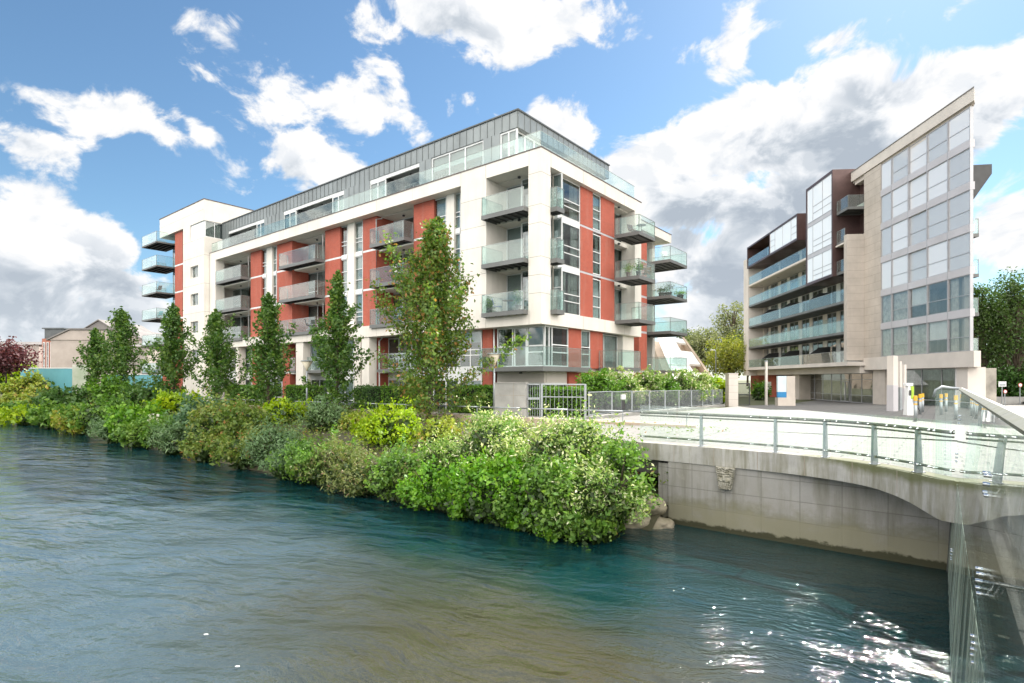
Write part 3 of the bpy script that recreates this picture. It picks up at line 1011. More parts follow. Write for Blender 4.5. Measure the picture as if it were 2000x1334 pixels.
class Face:
    """maps (a along, d inwards, z) to a frame's local axes"""
    def __init__(s, kind, pos=0.0): s.k, s.p = kind, pos

    def pt(s, a, d, z):
        if s.k == 'y': return (a, s.p + d, z)       # river front: looks to -y
        if s.k == '-x': return (s.p + d, a, z)      # looks to -x
        return (s.p - d, a, z)                      # looks to +x

    def box(s, mb, a0, a1, d0, d1, z0, z1):
        p, q = s.pt(a0, d0, z0), s.pt(a1, d1, z1)
        mb.box(p[0], q[0], p[1], q[1], p[2], q[2])


def window(par, face, a0, a1, z0, z1, d=0.0, mull=(), trans=(), bar=.06, fm=None, gm=None, blind=None, name='window', skip=(), label=None, pdepth=.03):
    """frame with bars as the part; pane and blind as its sub-parts.  mull: fractions; trans: fractions or {cell: fractions}"""
    if a0 > a1: a0, a1 = a1, a0
    fm = fm or M['white']; gm = gm or M['pane']
    mb = MB()
    face.box(mb, a0, a1, d, d + .09, z0, z0 + bar)
    face.box(mb, a0, a1, d, d + .09, z1 - bar, z1)
    face.box(mb, a0, a0 + bar, d, d + .09, z0 + bar, z1 - bar)
    face.box(mb, a1 - bar, a1, d, d + .09, z0 + bar, z1 - bar)
    w, h = a1 - a0, z1 - z0
    cells = [0] + list(mull) + [1]
    for m_ in mull:
        c = a0 + w * m_
        face.box(mb, c - bar * .55, c + bar * .55, d + .002, d + .088, z0 + bar, z1 - bar)
    for i in range(len(cells) - 1):
        tr = trans.get(i, ()) if isinstance(trans, dict) else trans
        l = a0 + w * cells[i] + (bar if i == 0 else bar * .55)
        r = a0 + w * cells[i + 1] - (bar if i == len(cells) - 2 else bar * .55)
        for tf in tr:
            c = z0 + h * tf
            face.box(mb, l, r, d + .004, d + .086, c - bar * .45, c + bar * .45)
    wo = mb.build(name, fm, par)
    if label: wo["label"] = label
    mb = MB()
    face.box(mb, a0 + bar * .5, a1 - bar * .5, d + pdepth, d + pdepth + .012, z0 + bar * .5, z1 - bar * .5)
    mb.build('pane', gm, wo)
    if blind:
        kind, frac = blind
        mb = MB()
        if kind == 'blind':
            face.box(mb, a0 + bar, a1 - bar, d + .14, d + .16, z1 - bar - (h - 2 * bar) * frac, z1 - bar)
            mb.build('blind', M['blind'], wo)
        else:
            n = max(3, int(w * frac / .09))
            for side in ((0, 1) if kind == 'curtains' else (0,)):
                for k in range(n):
                    u = bar + k * .09 * (1 if frac <= .5 or kind == 'curtain' else 1)
                    c = a0 + u if side == 0 else a1 - u - .09
                    if c + .09 > a1 - bar or c < a0 + bar: continue
                    dd = .16 + .03 * (k % 2)
                    face.box(mb, c, c + .085, d + dd, d + dd + .03, z0 + bar, z1 - bar)
            if mb.v: mb.build('curtain', M['curtain'], wo)
    return wo


def rblind():
    r = random.random()
    if r < .35: return ('blind', random.choice((.3, .5, 1, .8)))
    if r < .7: return ('curtains', random.uniform(.2, .45))
    if r < .85: return ('curtain', random.uniform(.3, .6))
    return None


def pane_run(par, p0, p1, z0, z1, n, mat, gap=.012, th=.014):
    """glass panels between two plan points"""
    p0, p1 = Vector(p0), Vector(p1)
    for k in range(n):
        a = p0 + (p1 - p0) * (k / n); b = p0 + (p1 - p0) * ((k + 1) / n)
        d = (p1 - p0).normalized()
        a2, b2 = a + d * gap / 2, b - d * gap / 2
        MB().obox(a2, b2, th, z0, z1).build('glass_panel', mat, par)


def balcony(par, x0, x1, y0, y1, zf, open_sides, th=.26, gh=1.12, npan=None, name='balcony', glass_m=None, joist='x', rail=True):
    """slab with steel edge and ribbed underside; glass guard on the sides listed: 'x0','x1','y0','y1'"""
    mb = MB()
    e = .05
    mb.box(x0, x1, y0, y0 + e, zf - th, zf); mb.box(x0, x1, y1 - e, y1, zf - th, zf)
    mb.box(x0, x0 + e, y0 + e, y1 - e, zf - th, zf); mb.box(x1 - e, x1, y0 + e, y1 - e, zf - th, zf)
    mb.box(x0 + e, x1 - e, y0 + e, y1 - e, zf - .07, zf - .012)
    root = mb.build(name, M['slab'], par)
    mb = MB()
    if joist == 'x':
        n = max(3, int((x1 - x0) / .5))
        for k in range(n):
            c = x0 + e + (x1 - x0 - 2 * e) * (k + .5) / n
            mb.box(c - .04, c + .04, y0 + e, y1 - e, zf - th + .03, zf - .072)
    else:
        n = max(3, int((y1 - y0) / .5))
        for k in range(n):
            c = y0 + e + (y1 - y0 - 2 * e) * (k + .5) / n
            mb.box(x0 + e, x1 - e, c - .04, c + .04, zf - th + .03, zf - .072)
    mb.box(x0 + e, x1 - e, y0 + e, y1 - e, zf - th + .10, zf - th + .115)
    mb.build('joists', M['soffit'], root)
    gm = glass_m or M['glassrail']
    i = .035
    c = {'y0': ((x0 + i, y0 + i), (x1 - i, y0 + i)), 'y1': ((x0 + i, y1 - i), (x1 - i, y1 - i)),
         'x0': ((x0 + i, y0 + i), (x0 + i, y1 - i)), 'x1': ((x1 - i, y0 + i), (x1 - i, y1 - i))}
    rb = MB()
    for s in open_sides:
        a, b = c[s]
        ln = math.hypot(b[0] - a[0], b[1] - a[1])
        n = (npan or {}).get(s) or max(1, round(ln / 1.35))
        ins = .02
        d = (Vector(b) - Vector(a)).normalized() * ins
        pane_run(root, Vector(a) + d, Vector(b) - d, zf + .015, zf + gh, n, gm)
        rb.obox(a, b, .035, zf + gh + .002, zf + gh + .026)
        for k in (0, n):
            p = Vector(a) + (Vector(b) - Vector(a)) * (k / n)
            rb.box(p.x - .016, p.x + .016, p.y - .016, p.y + .016, zf + .001, zf + gh)
    if rail: rb.build('handrail', M['rail'], root)
    return root


def soffit_light(par, x, y, z):
    mb = MB(); mb.lathe([(.09, z - .10), (.10, z - .06), (.10, z - .003)], x, y, 10)
    mb.build('soffit_light', M['dark'], par)


bld = thing('apartment_building', 'long riverside apartment block with white frames, red brick panels, glass balconies and grey rooftop storey', 'apartment building',
            (BF.ox, BF.oy, 0), ANG)
X = BF.x_at
LV = {0: -2.40, 1: .72, 2: 4.03, 3: 7.03, 4: 10.03, 5: 13.05}     # floor heights (relative to the eye)
ZB0, ZB1, ZT0, ZT1 = 3.17, 4.00, 12.45, 13.30
XL = X(410, 0)                                   # left end of the frame
GND = -2.7
fr = MB()
# river front frame
RY = 12.95                                       # length of the right face
fr.box(XL, 0, 0, 1.15, ZT0, ZT1)
fr.box(XL, 0, 0, .95, ZB0, ZB1)
fr.box(X(900, 0), X(949.5, 0), 0, .9, ZB1, ZT0)
fr.box(X(1032, 0), 0, 0, BF.y_at(1075, 0), ZB1, ZT0)
fr.box(XL, X(421, 0), 0, .9, GND, ZB0); fr.box(XL, X(421, 0), 0, .9, ZB1, ZT0)
# right face frame
fr.box(-.95, 0, 1.15, RY, ZT0, ZT1)
fr.box(-.55, 0, .95, RY, ZB0, ZB1)
fr.box(-1.1, 0, BF.y_at(1240, 0), RY, ZB1, ZT0)
frame_o = fr.build('white_frame', M['cream'], bld)
# panel joints
jb = MB()
e = .003
for z in (5.25, 6.55, 8.25, 9.55, 11.3):
    jb.box(X(900, 0) + .01, X(949.5, 0) - .01, -e, 0, z, z + .022)
for z in (6.0, 7.05, 9.0, 10.05, 4.95, 11.9):
    jb.box(X(1032, 0), e, -e, 0, z, z + .022)
    jb.box(0, e, 0, BF.y_at(1075, 0), z, z + .022)
for px in (948.5, 1033):
    jb.box(X(px, 0), X(px, 0) + .02, -e, 0, ZB0, ZB1); jb.box(X(px, 0), X(px, 0) + .02, -e, 0, ZT0, ZT1)
for px in (900, 805, 735, 690, 600, 500):
    jb.box(X(px, 0), X(px, 0) + .015, -e * .8, 0, ZT0, ZT1); jb.box(X(px, 0), X(px, 0) + .015, -e * .8, 0, ZB0, ZB1)
for yy in (BF.y_at(1076, 0), 4.6, 7.4, 10.2):
    jb.box(0, e, yy, yy + .02, ZT0, ZT1); jb.box(0, e, yy, yy + .02, ZB0, ZB1)
jb.build('panel_joints', M['joint'], bld)
# dark capping under the terrace glass
cp = MB()
cp.box(XL - .03, .04, -.04, .30, ZT1 + .002, ZT1 + .05)
cp.box(-.30, .04, .30, RY + .04, ZT1 + .002, ZT1 + .05)
split(cp, 'parapet_capping', M['copingdark'], bld)
# inner core: rooms behind the glazing, floor slabs and roof terrace
cr = MB()
cr.box(XL + .3, -2.2, 3.2, 11.5, GND, 12.9)
cr.build('interior_wall', M['interior'], bld)
fl = MB()
for l in (1, 2, 3, 4):
    fl.box(XL + .3, -.62, 1.0 + .001 * l, 12.6, LV[l] - .28, LV[l] - .01)
fl.box(XL + .3, -.5, 1.16, 12.7, 12.75, 13.02)
split(fl, 'floor_slab', M['cream'], bld)
soff = MB()
soff.box(XL + .4, -1.0, 1.16, 2.6, 12.40, 12.44)
soff.build('recess_ceiling', M['cream'], bld)

L = Face('y')
BY = .72                       # brick plane
bricks = [(489.5, 510.5), (541, 570.5), (635, 664.5), (709, 735.5), (808, 847.5)]
piers = [(521, 531.5), (679, 692), (872, 887)]
wins = [(512, 520.5), (532, 540.5), (665, 678.5), (692.5, 708.5), (848.5, 871.5), (887.5, 899.5)]
bays = [(421.5, 488.5), (571, 634.5), (735.5, 807.5)]
for i, (a, b) in enumerate(bricks):
    for l0, z1 in ((2, LV[3] - .18), (3, LV[4] - .18), (4, ZT0 - .003)):
        z0 = ZB1 + .004 if l0 == 2 else LV[l0] - .02
        deep = 2.35 if i in (1, 3, 4, 0, 2) else 1.2
        mb = MB(); mb.box(X(a, BY), X(b, BY), BY, deep, z0, z1)
        mb.build('brick_panel', M['brick'], bld)
    mb = MB()
    for l0 in (3, 4): mb.box(X(a, BY) - .002, X(b, BY) + .002, BY + .012, 2.3, LV[l0] - .178, LV[l0] - .022)
    split(mb, 'floor_band', M['white'], bld)
mb = MB()
for a, b in piers: mb.box(X(a, .70), X(b, .70), .70, 1.3, ZB1 + .004, ZT0 - .003)
split(mb, 'cream_pier', M['cream'], bld)
for i, (a, b) in enumerate(wins):
    for l0, z1 in ((2, LV[3] - .30), (3, LV[4] - .30), (4, ZT0 - .02)):
        z0 = (ZB1 if l0 == 2 else LV[l0]) + .02
        window(bld, L, X(a, .85), X(b, .85), z0, z1, .85, trans=(.34, .47) if l0 != 3 else (.3, .62), blind=('blind', random.choice((1, 1, .6, .8))) if random.random() < .85 else rblind())
mb = MB()
for i, (a, b) in enumerate(wins):
    for l0 in (3, 4): mb.box(X(a, .85), X(b, .85), .80, .98, LV[l0] - .30, LV[l0] + .02)
split(mb, 'spandrel_panel', M['white'], bld)
# recess bays with balconies
fronts = [(420.5, 470, 488), (544, 615.5, 634.5), (721.5, 789, 808)]
for bi, ((a, b), (fl_, frr, inn_)) in enumerate(zip(bays, fronts)):
    xr = X(inn_, .7)
    yf = BF.y_at(frr, xr)
    xl = X(fl_, yf)
    xa, xb = X(a, BY), X(b, BY)
    for l0 in (2, 3, 4):
        bal_o = balcony(bld, xl, xr, yf, .69, LV[l0] + .0, ('y0', 'x0', 'x1'), npan={'y0': 3 if bi else 2, 'x0': 1, 'x1': 1})
        z1 = {2: LV[3] - .32, 3: LV[4] - .32, 4: 12.38}[l0]
        window(bld, L, xa - .3, xb, LV[l0] + .02, z1, 2.4, mull=(.3, .65), trans={0: (.35,)}, blind=rblind(), name='balcony_door')
        # back wall beside the doors and soffit light
        soffit_light(bld, (xa + xb) / 2, 1.6, z1 - .06 if l0 == 4 else LV[l0 + 1] - .285)
    mb = MB()
    for l0 in (2, 3): mb.box(xa - .2, xb - .01, .95, 2.4, LV[l0 + 1] - .27, LV[l0 + 1] - .015)
    split(mb, 'balcony_ceiling', M['cream'], bld)
    if bi == 0:
        MB().box(xa + .0, xa + .12, .95, 2.35, ZB1, 12.39).build('recess_wall', M['cream'], bld)
    # rain pipe in the corner of the recess
    mb = MB()
    xp = xa + .10 if bi == 2 else xb - .12
    mb.tube([(xp, .62, ZB1 + .02), (xp, .62, 12.15), (xp + .35, .9, 12.2)], .05, 8)
    mb.build('rain_pipe', M['white'], bld, smooth=True)

# corner bay on the river front: three balconies in the square opening
xa, xb = X(949.5, 0), X(1032, 0)
yf = BF.y_at(943, xa - .02)
for l0 in (2, 3, 4):
    balcony(bld, xa - .04, xb - .03, -.42, 1.6, LV[l0], ('y0', 'x0', 'x1') if False else ('y0', 'x0'), npan={'y0': 2, 'x0': 1}, gh=1.10)
    z1 = {2: LV[3] - .3, 3: LV[4] - .3, 4: 12.38}[l0]
    window(bld, L, xa, xb + 1.0, LV[l0] + .02, z1, 2.0, mull=(.28, .62), trans={1: (.36,), 2: (.36, .55)}, blind=rblind(), name='balcony_door')
    soffit_light(bld, xa + 1.9, .9, z1 + .0 if l0 == 4 else LV[l0 + 1] - .27)
mb = MB()
mb.box(xa - .12, xa - .001, .9, 2.0, ZB1, 12.4)
mb.build('recess_wall', M['cream'], bld)
MB().box(xb + .4, -.6, 1.95, 2.02, ZB1, 12.4).build('corner_wall', M['interior'], bld)

# ---- right face, upper storeys
RF = Face('x', -.35)
Yr = lambda px, x=-.35: BF.y_at(px, x)
yA, yB, yC, yD, yE, yF = Yr(1080), Yr(1133.5), Yr(1157.5), Yr(1173.5), Yr(1199.5), Yr(1241)
for l0, z1 in ((2, LV[3] - .17), (3, LV[4] - .17), (4, ZT0 - .003)):
    z0 = ZB1 + .004 if l0 == 2 else LV[l0] - .03
    for a, b in ((yB, yC), (yD, yE)):
        mb = MB(); mb.box(-.75, -.33, a + .004, b - .004, z0, z1); mb.build('brick_panel', M['brick'], bld)
    zz1 = z1 - (.02 if l0 == 4 else .14)
    window(bld, RF, yA + .55, yB, z0 + .04, zz1, .02, mull=(.14,), trans={1: (.30, .47)}, blind=rblind(), gm=M['pane'])
    window(bld, RF, yC, yD, z0 + .04, zz1, .02, trans=(.30, .56), blind=rblind())
    # glass return of the corner bay
    window(bld, Face('y', yA - .2), -2.6, -.42, z0 + .04, zz1, 0, mull=(.5,), blind=None, name='side_window')
    # door in the recess
    window(bld, RF, yE + .02, yF - .5, LV[l0] + .02, zz1, .85, mull=(.42,), trans={0: (.36,)}, blind=rblind(), name='balcony_door')
mb = MB()
for l0 in (3, 4): mb.box(-.74, -.345, yB, yE, LV[l0] - .168, LV[l0] - .032)
split(mb, 'floor_band', M['lavender'], bld)
mb = MB()
for l0 in (3, 4): mb.box(-.80, -.39, yA + .55, yB - .002, LV[l0] - .30, LV[l0] + .008)
split(mb, 'spandrel_panel', M['panewhite'], bld)
MB().box(-1.3, -1.1, yE, yE + .12, ZB1, ZT0).build('recess_wall', M['cream'], bld)
mb = MB(); mb.box(-2.0, -.78, yF - .5, yF + .2, ZB1, ZT0 - .004); mb.build('recess_wall', M['cream'], bld)
mb = MB(); mb.box(-1.15, -.8, yE + .01, yF - .51, ZB1, ZB1 + .02); mb.box(-1.15, -.56, yE + .01, yF - .51, ZT0 - .1, ZT0 - .004); split(mb, 'recess_ceiling', M['cream'], bld)
# narrow corner balconies
y0 = BF.y_at(1074.5, 0) + .03
xo = X(1088, y0)
y1 = BF.y_at(1102.5, xo)
for l0 in (2, 3, 4):
    balcony(bld, -.32, xo, y0, y1, LV[l0] + .02, ('x1', 'y0', 'y1'), npan={'x1': 1, 'y0': 1, 'y1': 1}, joist='y', gh=1.15)
# deep balconies at the far end
yn = BF.y_at(1200.5, 0)
xo = X(1248.5, yn)
yf2 = BF.y_at(1280, xo)
for l0 in (2, 3, 4):
    balcony(bld, .01, xo, yn, yf2, LV[l0] + (.04 if l0 == 2 else 0.0), ('x1', 'y0', 'y1'), npan={'x1': 2, 'y0': 2, 'y1': 1}, joist='x', th=.24)
    soffit_light(bld, -.3, yn + 1.2, LV[l0 + 1] - .3 if l0 < 4 else ZT0 - .1)

# ---- lower storeys, river front (set back under the frame)
BY2 = .9
low_bricks = [(493, 502), (552, 566), (721.5, 738), (942.5, 962)]
low_cols = [(461, 466), (578, 592), (692, 703.5), (706.5, 721)]
mb = MB()
for a, b in low_cols: mb.box(X(a, .1), X(b, .1), .1, .8, GND, ZB0 - .003)
split(mb, 'cream_column', M['cream'], bld)
for a, b in low_bricks:
    mb = MB(); mb.box(X(a, BY2), X(b, BY2), BY2, 2.0, GND, LV[1] - .22); mb.build('brick_panel', M['brick'], bld)
    mb = MB(); mb.box(X(a, BY2), X(b, BY2), BY2, 2.0, LV[1] - .02, ZB0 - .003); mb.build('brick_panel', M['brick'], bld)
    MB().box(X(a, BY2) - .002, X(b, BY2) + .002, BY2 + .01, 1.95, LV[1] - .218, LV[1] - .022).build('floor_band', M['white'], bld)
segs = [(424, 460, .95, 3), (467, 492, .95, 2), (503, 551, 1.4, 3), (593, 640, 1.8, 3), (641, 691, .95, 3), (739, 800, 1.9, 3), (801, 896, .95, 4), (897, 941, .95, 2)]
for a, b, d, n in segs:
    xa, xb = X(a, d), X(b, d)
    fr_ = tuple(k / n for k in range(1, n))
    window(bld, L, xa, xb, LV[1] + .02, ZB0 - .02, d, mull=fr_, trans=(.34, .49), blind=rblind(), bar=.08)
    window(bld, L, xa, xb, LV[0] - .25, LV[1] - .75, d, mull=fr_, trans=(.35,), blind=rblind(), bar=.08)
    MB().box(xa, xb, d + .01, d + .2, LV[1] - .748, LV[1] + .018).build('spandrel_panel', M['white'], bld)
for a, b in ((566.5, 577), (592.5, 640), (738.5, 800)):
    xa, xb = X(a, .5), X(b, .5)
    balcony(bld, xa, xb, .45, 1.75, LV[1] + .02, ('y0',), th=.24, npan={'y0': 2 if b - a > 20 else 1})
MB().tube([(X(965, .86), .86, LV[1] + .03), (X(965, .86), .86, ZB0 - .02)], .055, 8).build('rain_pipe', M['white'], bld, smooth=True)
MB().tube([(X(741, .8), .8, GND), (X(741, .8), .8, ZB0 - .3), (X(744, 1.0), 1.1, ZB0 - .05)], .055, 8).build('rain_pipe', M['white'], bld, smooth=True)
# corner flat
xc = -.38
window(bld, L, X(971, BY2), xc - .04, LV[1] + .02, ZB0 - .01, BY2, mull=(.34, .385, .63, .66), trans={0: (.36, .52), 4: (.36, .52)}, blind=('curtain', .12), bar=.075, name='corner_window')
R2 = Face('x', xc)
ya, yb, yc, yd, ye, yg = [BF.y_at(p, xc) for p in (1075, 1110, 1134.5, 1152.5, 1176.5, 1218)]
window(bld, R2, BY2 + .0, yb, LV[1] + .02, ZB0 - .01, 0, mull=(.18, .30), trans={2: (.36, .55)}, blind=('curtain', .2), bar=.075, name='corner_window')
for a, b in ((yb, yc), (yd, ye)):
    mb = MB(); mb.box(xc - .5, xc + .03, a + .004, b - .004, LV[1] - .02, ZB0 - .003); mb.build('brick_panel', M['brick'], bld)
    mb = MB(); mb.box(xc - .5, xc + .03, a + .004, b - .004, GND, LV[1] - .3); mb.build('brick_panel', M['brick'], bld)
window(bld, R2, yc, yd, LV[1] + .02, ZB0 - .01, 0, trans=(.36, .55), blind=('blind', .4), bar=.07)
window(bld, R2, ye + .03, yg, LV[1] + .02, ZB0 - .01, .5, mull=(.35,), blind=('blind', .8), bar=.07, name='balcony_door')
mb = MB(); mb.box(-2.0, -.46, yg + .02, RY - .3, GND, ZB0 - .003); mb.build('recess_wall', M['cream'], bld)
# ground floor under the corner flat
window(bld, L, X(971, BY2 + .1), xc - .1, LV[0] - .25, LV[1] - .95, BY2 + .1, mull=(.38, .62), bar=.08, name='entrance_window')
window(bld, R2, BY2 + .14, yb, LV[0] - .25, LV[1] - .95, .1, mull=(.5,), bar=.08, name='entrance_window')
mb = MB(); mb.box(X(971, BY2 + .1), xc - .12, BY2 + .1, BY2 + .3, LV[1] - .945, LV[1] - .27); mb.box(xc - .3, xc - .1, BY2 + .31, yb, LV[1] - .945, LV[1] - .27)
split(mb, 'entrance_fascia', M['stonelight'], bld)
soffit_light(bld, X(1017, .6), .6, LV[1] - .3)
# wrap-round balcony at first floor
xl_ = X(933.5, -.45); 
mb = MB()
yR = BF.y_at(1155.5, .42)
zf = LV[1]
mb.prism([(xl_, -.42), (.42, -.42), (.42, yR), (xc + .04, yR), (xc + .04, BY2 - .01), (xl_, BY2 - .01)], zf - .27, zf)
wb = mb.build('balcony', M['slab'], bld)
wb["label"] = 'long balcony that wraps round the building corner'
pane_run(wb, (xl_ + .05, -.38), (.36, -.38), zf + .015, zf + 1.12, 3, M['glassrail'])
pane_run(wb, (.38, -.34), (.38, yR - .05), zf + .015, zf + 1.12, 3, M['glassrail'])
pane_run(wb, (xl_ + .04, -.34), (xl_ + .04, BY2 - .05), zf + .015, zf + 1.12, 1, M['glassrail'])
pane_run(wb, (.34, yR - .04), (xc + .1, yR - .04), zf + .015, zf + 1.12, 1, M['glassrail'])
mb = MB()
for a, b in (((xl_ + .03, -.38), (.38, -.38)), ((.38, -.38), (.38, yR - .03)), ((xl_ + .04, -.38), (xl_ + .04, BY2 - .03)), ((.38, yR - .04), (xc + .1, yR - .04))):
    mb.obox(a, b, .04, zf + 1.122, zf + 1.15)
mb.build('handrail', M['rail'], wb)
# small balcony to its right at first floor
yn1 = BF.y_at(1178, .05); xo1 = X(1215, yn1); yf1 = BF.y_at(1252, xo1)
balcony(bld, -.3, xo1, yn1, yf1, LV[1] + .05, ('x1', 'y0', 'y1'), npan={'x1': 2, 'y0': 1, 'y1': 1}, th=.24)

# ---- rear wing of the block on the right (set back two metres)
RW = -2.0
r0, r1 = RY - .5, 23.4
mb = MB(); mb.box(-9, RW, r0, r1, ZT0 + .1, ZT1); mb.build('rear_parapet', M['cream'], bld)
MB().box(-9, RW + .04, r0, r1 + .04, ZT1 + .002, ZT1 + .05).build('parapet_capping', M['copingdark'], bld)
yb0, yb1 = BF.y_at(1248, RW), BF.y_at(1263.5, RW)
lv_r = [LV[0] - .3, LV[1], LV[2], LV[3], LV[4], ZT0 + .1]
for a, b in zip(lv_r, lv_r[1:]):
    mb = MB(); mb.box(RW - .6, RW, yb0, yb1, a - .02, b - .2); mb.build('brick_panel', M['brick'], bld)
mb = MB()
for z in lv_r[1:-1]: mb.box(RW - .58, RW - .012, yb0, yb1, z - .2, z - .02)
split(mb, 'floor_band', M['lavender'], bld)
RWF = Face('x', RW - 1.9)
for a, b in zip(lv_r, lv_r[1:]):
    window(bld, RWF, yb1 + .05, r1 - 1.3, a + .02, b - .3, 0, mull=(.3, .65), blind=rblind(), name='balcony_door')
    MB().box(RW - 2.4, RW - 1.89, yb1 + .05, r1 - 1.0, b - .3, b + .015).build('floor_slab', M['slab'], bld)
mb = MB(); mb.box(RW - 2.2, RW - 1.3, r1 - 1.25, r1 - .7, GND, ZT0 + .1); split(mb, 'cream_pier', M['cream'], bld)
mb = MB(); mb.box(-9, RW - 2.5, r0 + .2, r1 - .8, GND, ZT0 + .1); mb.build('interior_wall', M['interior'], bld)
for l0, k in ((4, 0), (3, 0), (2, 0), (1, 0)):
    balcony(bld, RW - 1.85, -.07, 18.6, 22.3, LV[l0], ('x1', 'y0', 'y1'), npan={'x1': 3, 'y0': 2, 'y1': 2}, joist='x', th=.24)
# back of the main block so that nothing is open from the side
mb = MB(); mb.box(-12, -.7, RY - .25, RY - .02, GND, ZT0); mb.build('end_wall', M['cream'], bld)

# ---- rooftop storey in zinc
PY, PX = 1.35, -2.75
ZP0, ZP1, ZPT = 13.05, 15.72, 16.75
pyE = BF.y_at(1189, PX)
pl = X(420, PY)
sm = MB()
sm.box(pl, PX, PY, pyE, ZP1, ZPT)
MB().box(pl - .06, PX + .08, PY - .08, pyE + .06, ZPT + .002, ZPT + .09).build('roof_edge', M['zincdark'], bld)
n = int((PX - pl) / .62)
for k in range(n + 1):
    x = pl + .05 + (PX - pl - .1) * k / n
    sm.box(x - .012, x + .012, PY - .045, PY, ZP1 + .003, ZPT - .002)
n2 = int((pyE - PY) / .62)
for k in range(n2 + 1):
    y = PY + .05 + (pyE - PY - .1) * k / n2
    sm.box(PX, PX + .03, y - .012, y + .012, ZP1 + .003, ZPT - .002)
sm.build('zinc_roof_band', M['zinc'], bld)
# solid zinc wall panels and openings along the river side (image columns on the zinc plane)
opens = [('w', 976, 1009, (.5,)), ('w', 842, 944, (.36, .66)), ('r', 722, 819, None), ('r2', 553, 672, None), ('r3', 446, 516, None)]
solid = [(420, 446), (516, 553), (672, 722), (819, 842), (944, 976)]
for a, b in solid:
    xa, xb = X(a, PY), X(b, PY)
    zsm = MB(); zsm.box(xa, xb, PY, PY + .3, ZP0, ZP1 - .002)
    k = max(2, int((xb - xa) / .6))
    for i in range(1, k): 
        c = xa + (xb - xa) * i / k
        zsm.box(c - .014, c + .014, PY - .042, PY, ZP0, ZP1 - .004)
    zsm.build('zinc_wall', M['zinc'], bld)
for kind, a, b, mu in opens:
    xa, xb = X(a, PY), X(b, PY)
    if kind == 'w':
        window(bld, L, xa, xb, ZP0 + .03, ZP1 - .02, PY + .06, mull=mu, trans=(.28,) if len(mu) > 1 else (), blind=('blind', .35), bar=.10, gm=M['pane'])
    else:
        dl = {'r': (722, 752), 'r2': (553, 577), 'r3': (500, 516)}[kind]
        window(bld, L, X(dl[0], PY), X(dl[1], PY), ZP0 + .03, ZP1 - .28, PY + .06, mull=(.5,), blind=('blind', 1), bar=.09, name='terrace_door')
        if kind == 'r2': window(bld, L, X(648, PY), X(671.5, PY), ZP0 + .03, ZP1 - .28, PY + .06, mull=(.5,), blind=('blind', .7), bar=.09, name='terrace_door')
        MB().box(xa, xb, PY + .05, PY + .16, ZP1 - .278, ZP1 - .003).build('white_fascia', M['white'], bld)
        lo, hi = (X(752, PY), X(819, PY)) if kind == 'r' else ((X(577.5, PY), X(648, PY)) if kind == 'r2' else (X(446, PY), X(500, PY)))
        window(bld, L, lo - .1, hi + .2, ZP0 + .03, ZP1 - .3, PY + 2.0, mull=(.25, .5, .75), blind=rblind(), bar=.08, name='terrace_door')
        MB().box(lo, hi, PY + .3, PY + 2.1, ZP1 - .12, ZP1 - .005).build('recess_ceiling', M['zinc'], bld)
        mb = MB(); mb.box(lo - .12, lo, PY + .16, PY + 2.0, ZP0, ZP1 - .13); mb.box(hi, hi + .1, PY + .3, PY + 2.0, ZP0, ZP1 - .13)
        split(mb, 'recess_wall', M['zincdark'], bld)
        soffit_light(bld, (lo + hi) / 2, PY + .9, ZP1 - .12)
mb = MB(); mb.box(pl + .2, PX - 1.2, PY + 2.6, pyE - .4, ZP0, ZP1 - .01); mb.build('interior_wall', M['interior'], bld)
# glazed right side under the overhanging roof
PR = Face('x', PX - .35)
window(bld, PR, PY + .2, PY + 3.2, ZP0 + .03, ZP1 - .01, 0, mull=(.33, .66), trans=(.3,), bar=.09, blind=('blind', .5))
window(bld, PR, PY + 3.25, pyE - .1, ZP0 + .03, ZP1 - .01, 0, mull=(.2, .4, .6, .8), trans=(.3,), bar=.09, blind=('curtains', .2))
# terrace glass
tg = MB().box(XL + .1, .0, .13, .15, ZT1 + .052, ZT1 + .06).build('terrace_guard', M['rail'], bld)
pane_run(tg, (XL + .1, .14), (-.15, .14), ZT1 + .07, ZT1 + 1.02, 22, M['glassrail'])
pane_run(tg, (-.13, .16), (-.13, RY - .9), ZT1 + .07, ZT1 + 1.02, 8, M['glassrail'])
MB().obox((XL + .1, .14), (-.11, .14), .035, ZT1 + 1.022, ZT1 + 1.045).build('handrail', M['rail'], tg)
MB().obox((-.13, .16), (-.13, RY - .9), .035, ZT1 + 1.022, ZT1 + 1.046).build('handrail', M['rail'], tg)
# vents on the roofs
for (x, y, z, w) in ((X(534, 4), 4, ZPT + .09, .9), (-1.2, RY - .3, ZT1 + .05, .5), (X(566, 4.5), 4.5, ZPT + .09, .35)):
    mb = MB(); mb.box(x - w / 2, x + w / 2, y - .3, y + .3, z, z + .5)
    for k in range(5): mb.box(x - w / 2 - .02, x + w / 2 + .02, y - .33, y + .33, z + .08 + k * .085, z + .11 + k * .085)
    mb.build('roof_vent', M['zincdark'], bld)

# ---- taller white stair block at the left end
TY = -.55
xt1 = X(398.6, TY); xt0 = X(357.5, TY); xw0 = X(351.5, TY); xb0 = X(337, TY)
tz = 18.95
tw = MB()
wz = [(-1.6, -.1)] + [(LV[1] + .65 + 0, LV[1] + 2.0)]
xwA, xwB = X(372, TY), X(387, TY)
# wall with window holes: stacked pieces
wins_z = [(1.9, 3.15), (4.95, 6.2), (7.95, 9.2), (10.95, 12.2)]
tw.box(xt0, xwA, TY, TY + .5, GND, 15.05); tw.box(xwB, xt1, TY, TY + .5, GND, 15.05)
zp = GND
for a, b in wins_z + [(15.05, 15.05)]:
    tw.box(xwA, xwB, TY, TY + .5, zp, a); zp = b
tw.box(xt0, xt1, TY + .5, 9.0, GND, 15.05)
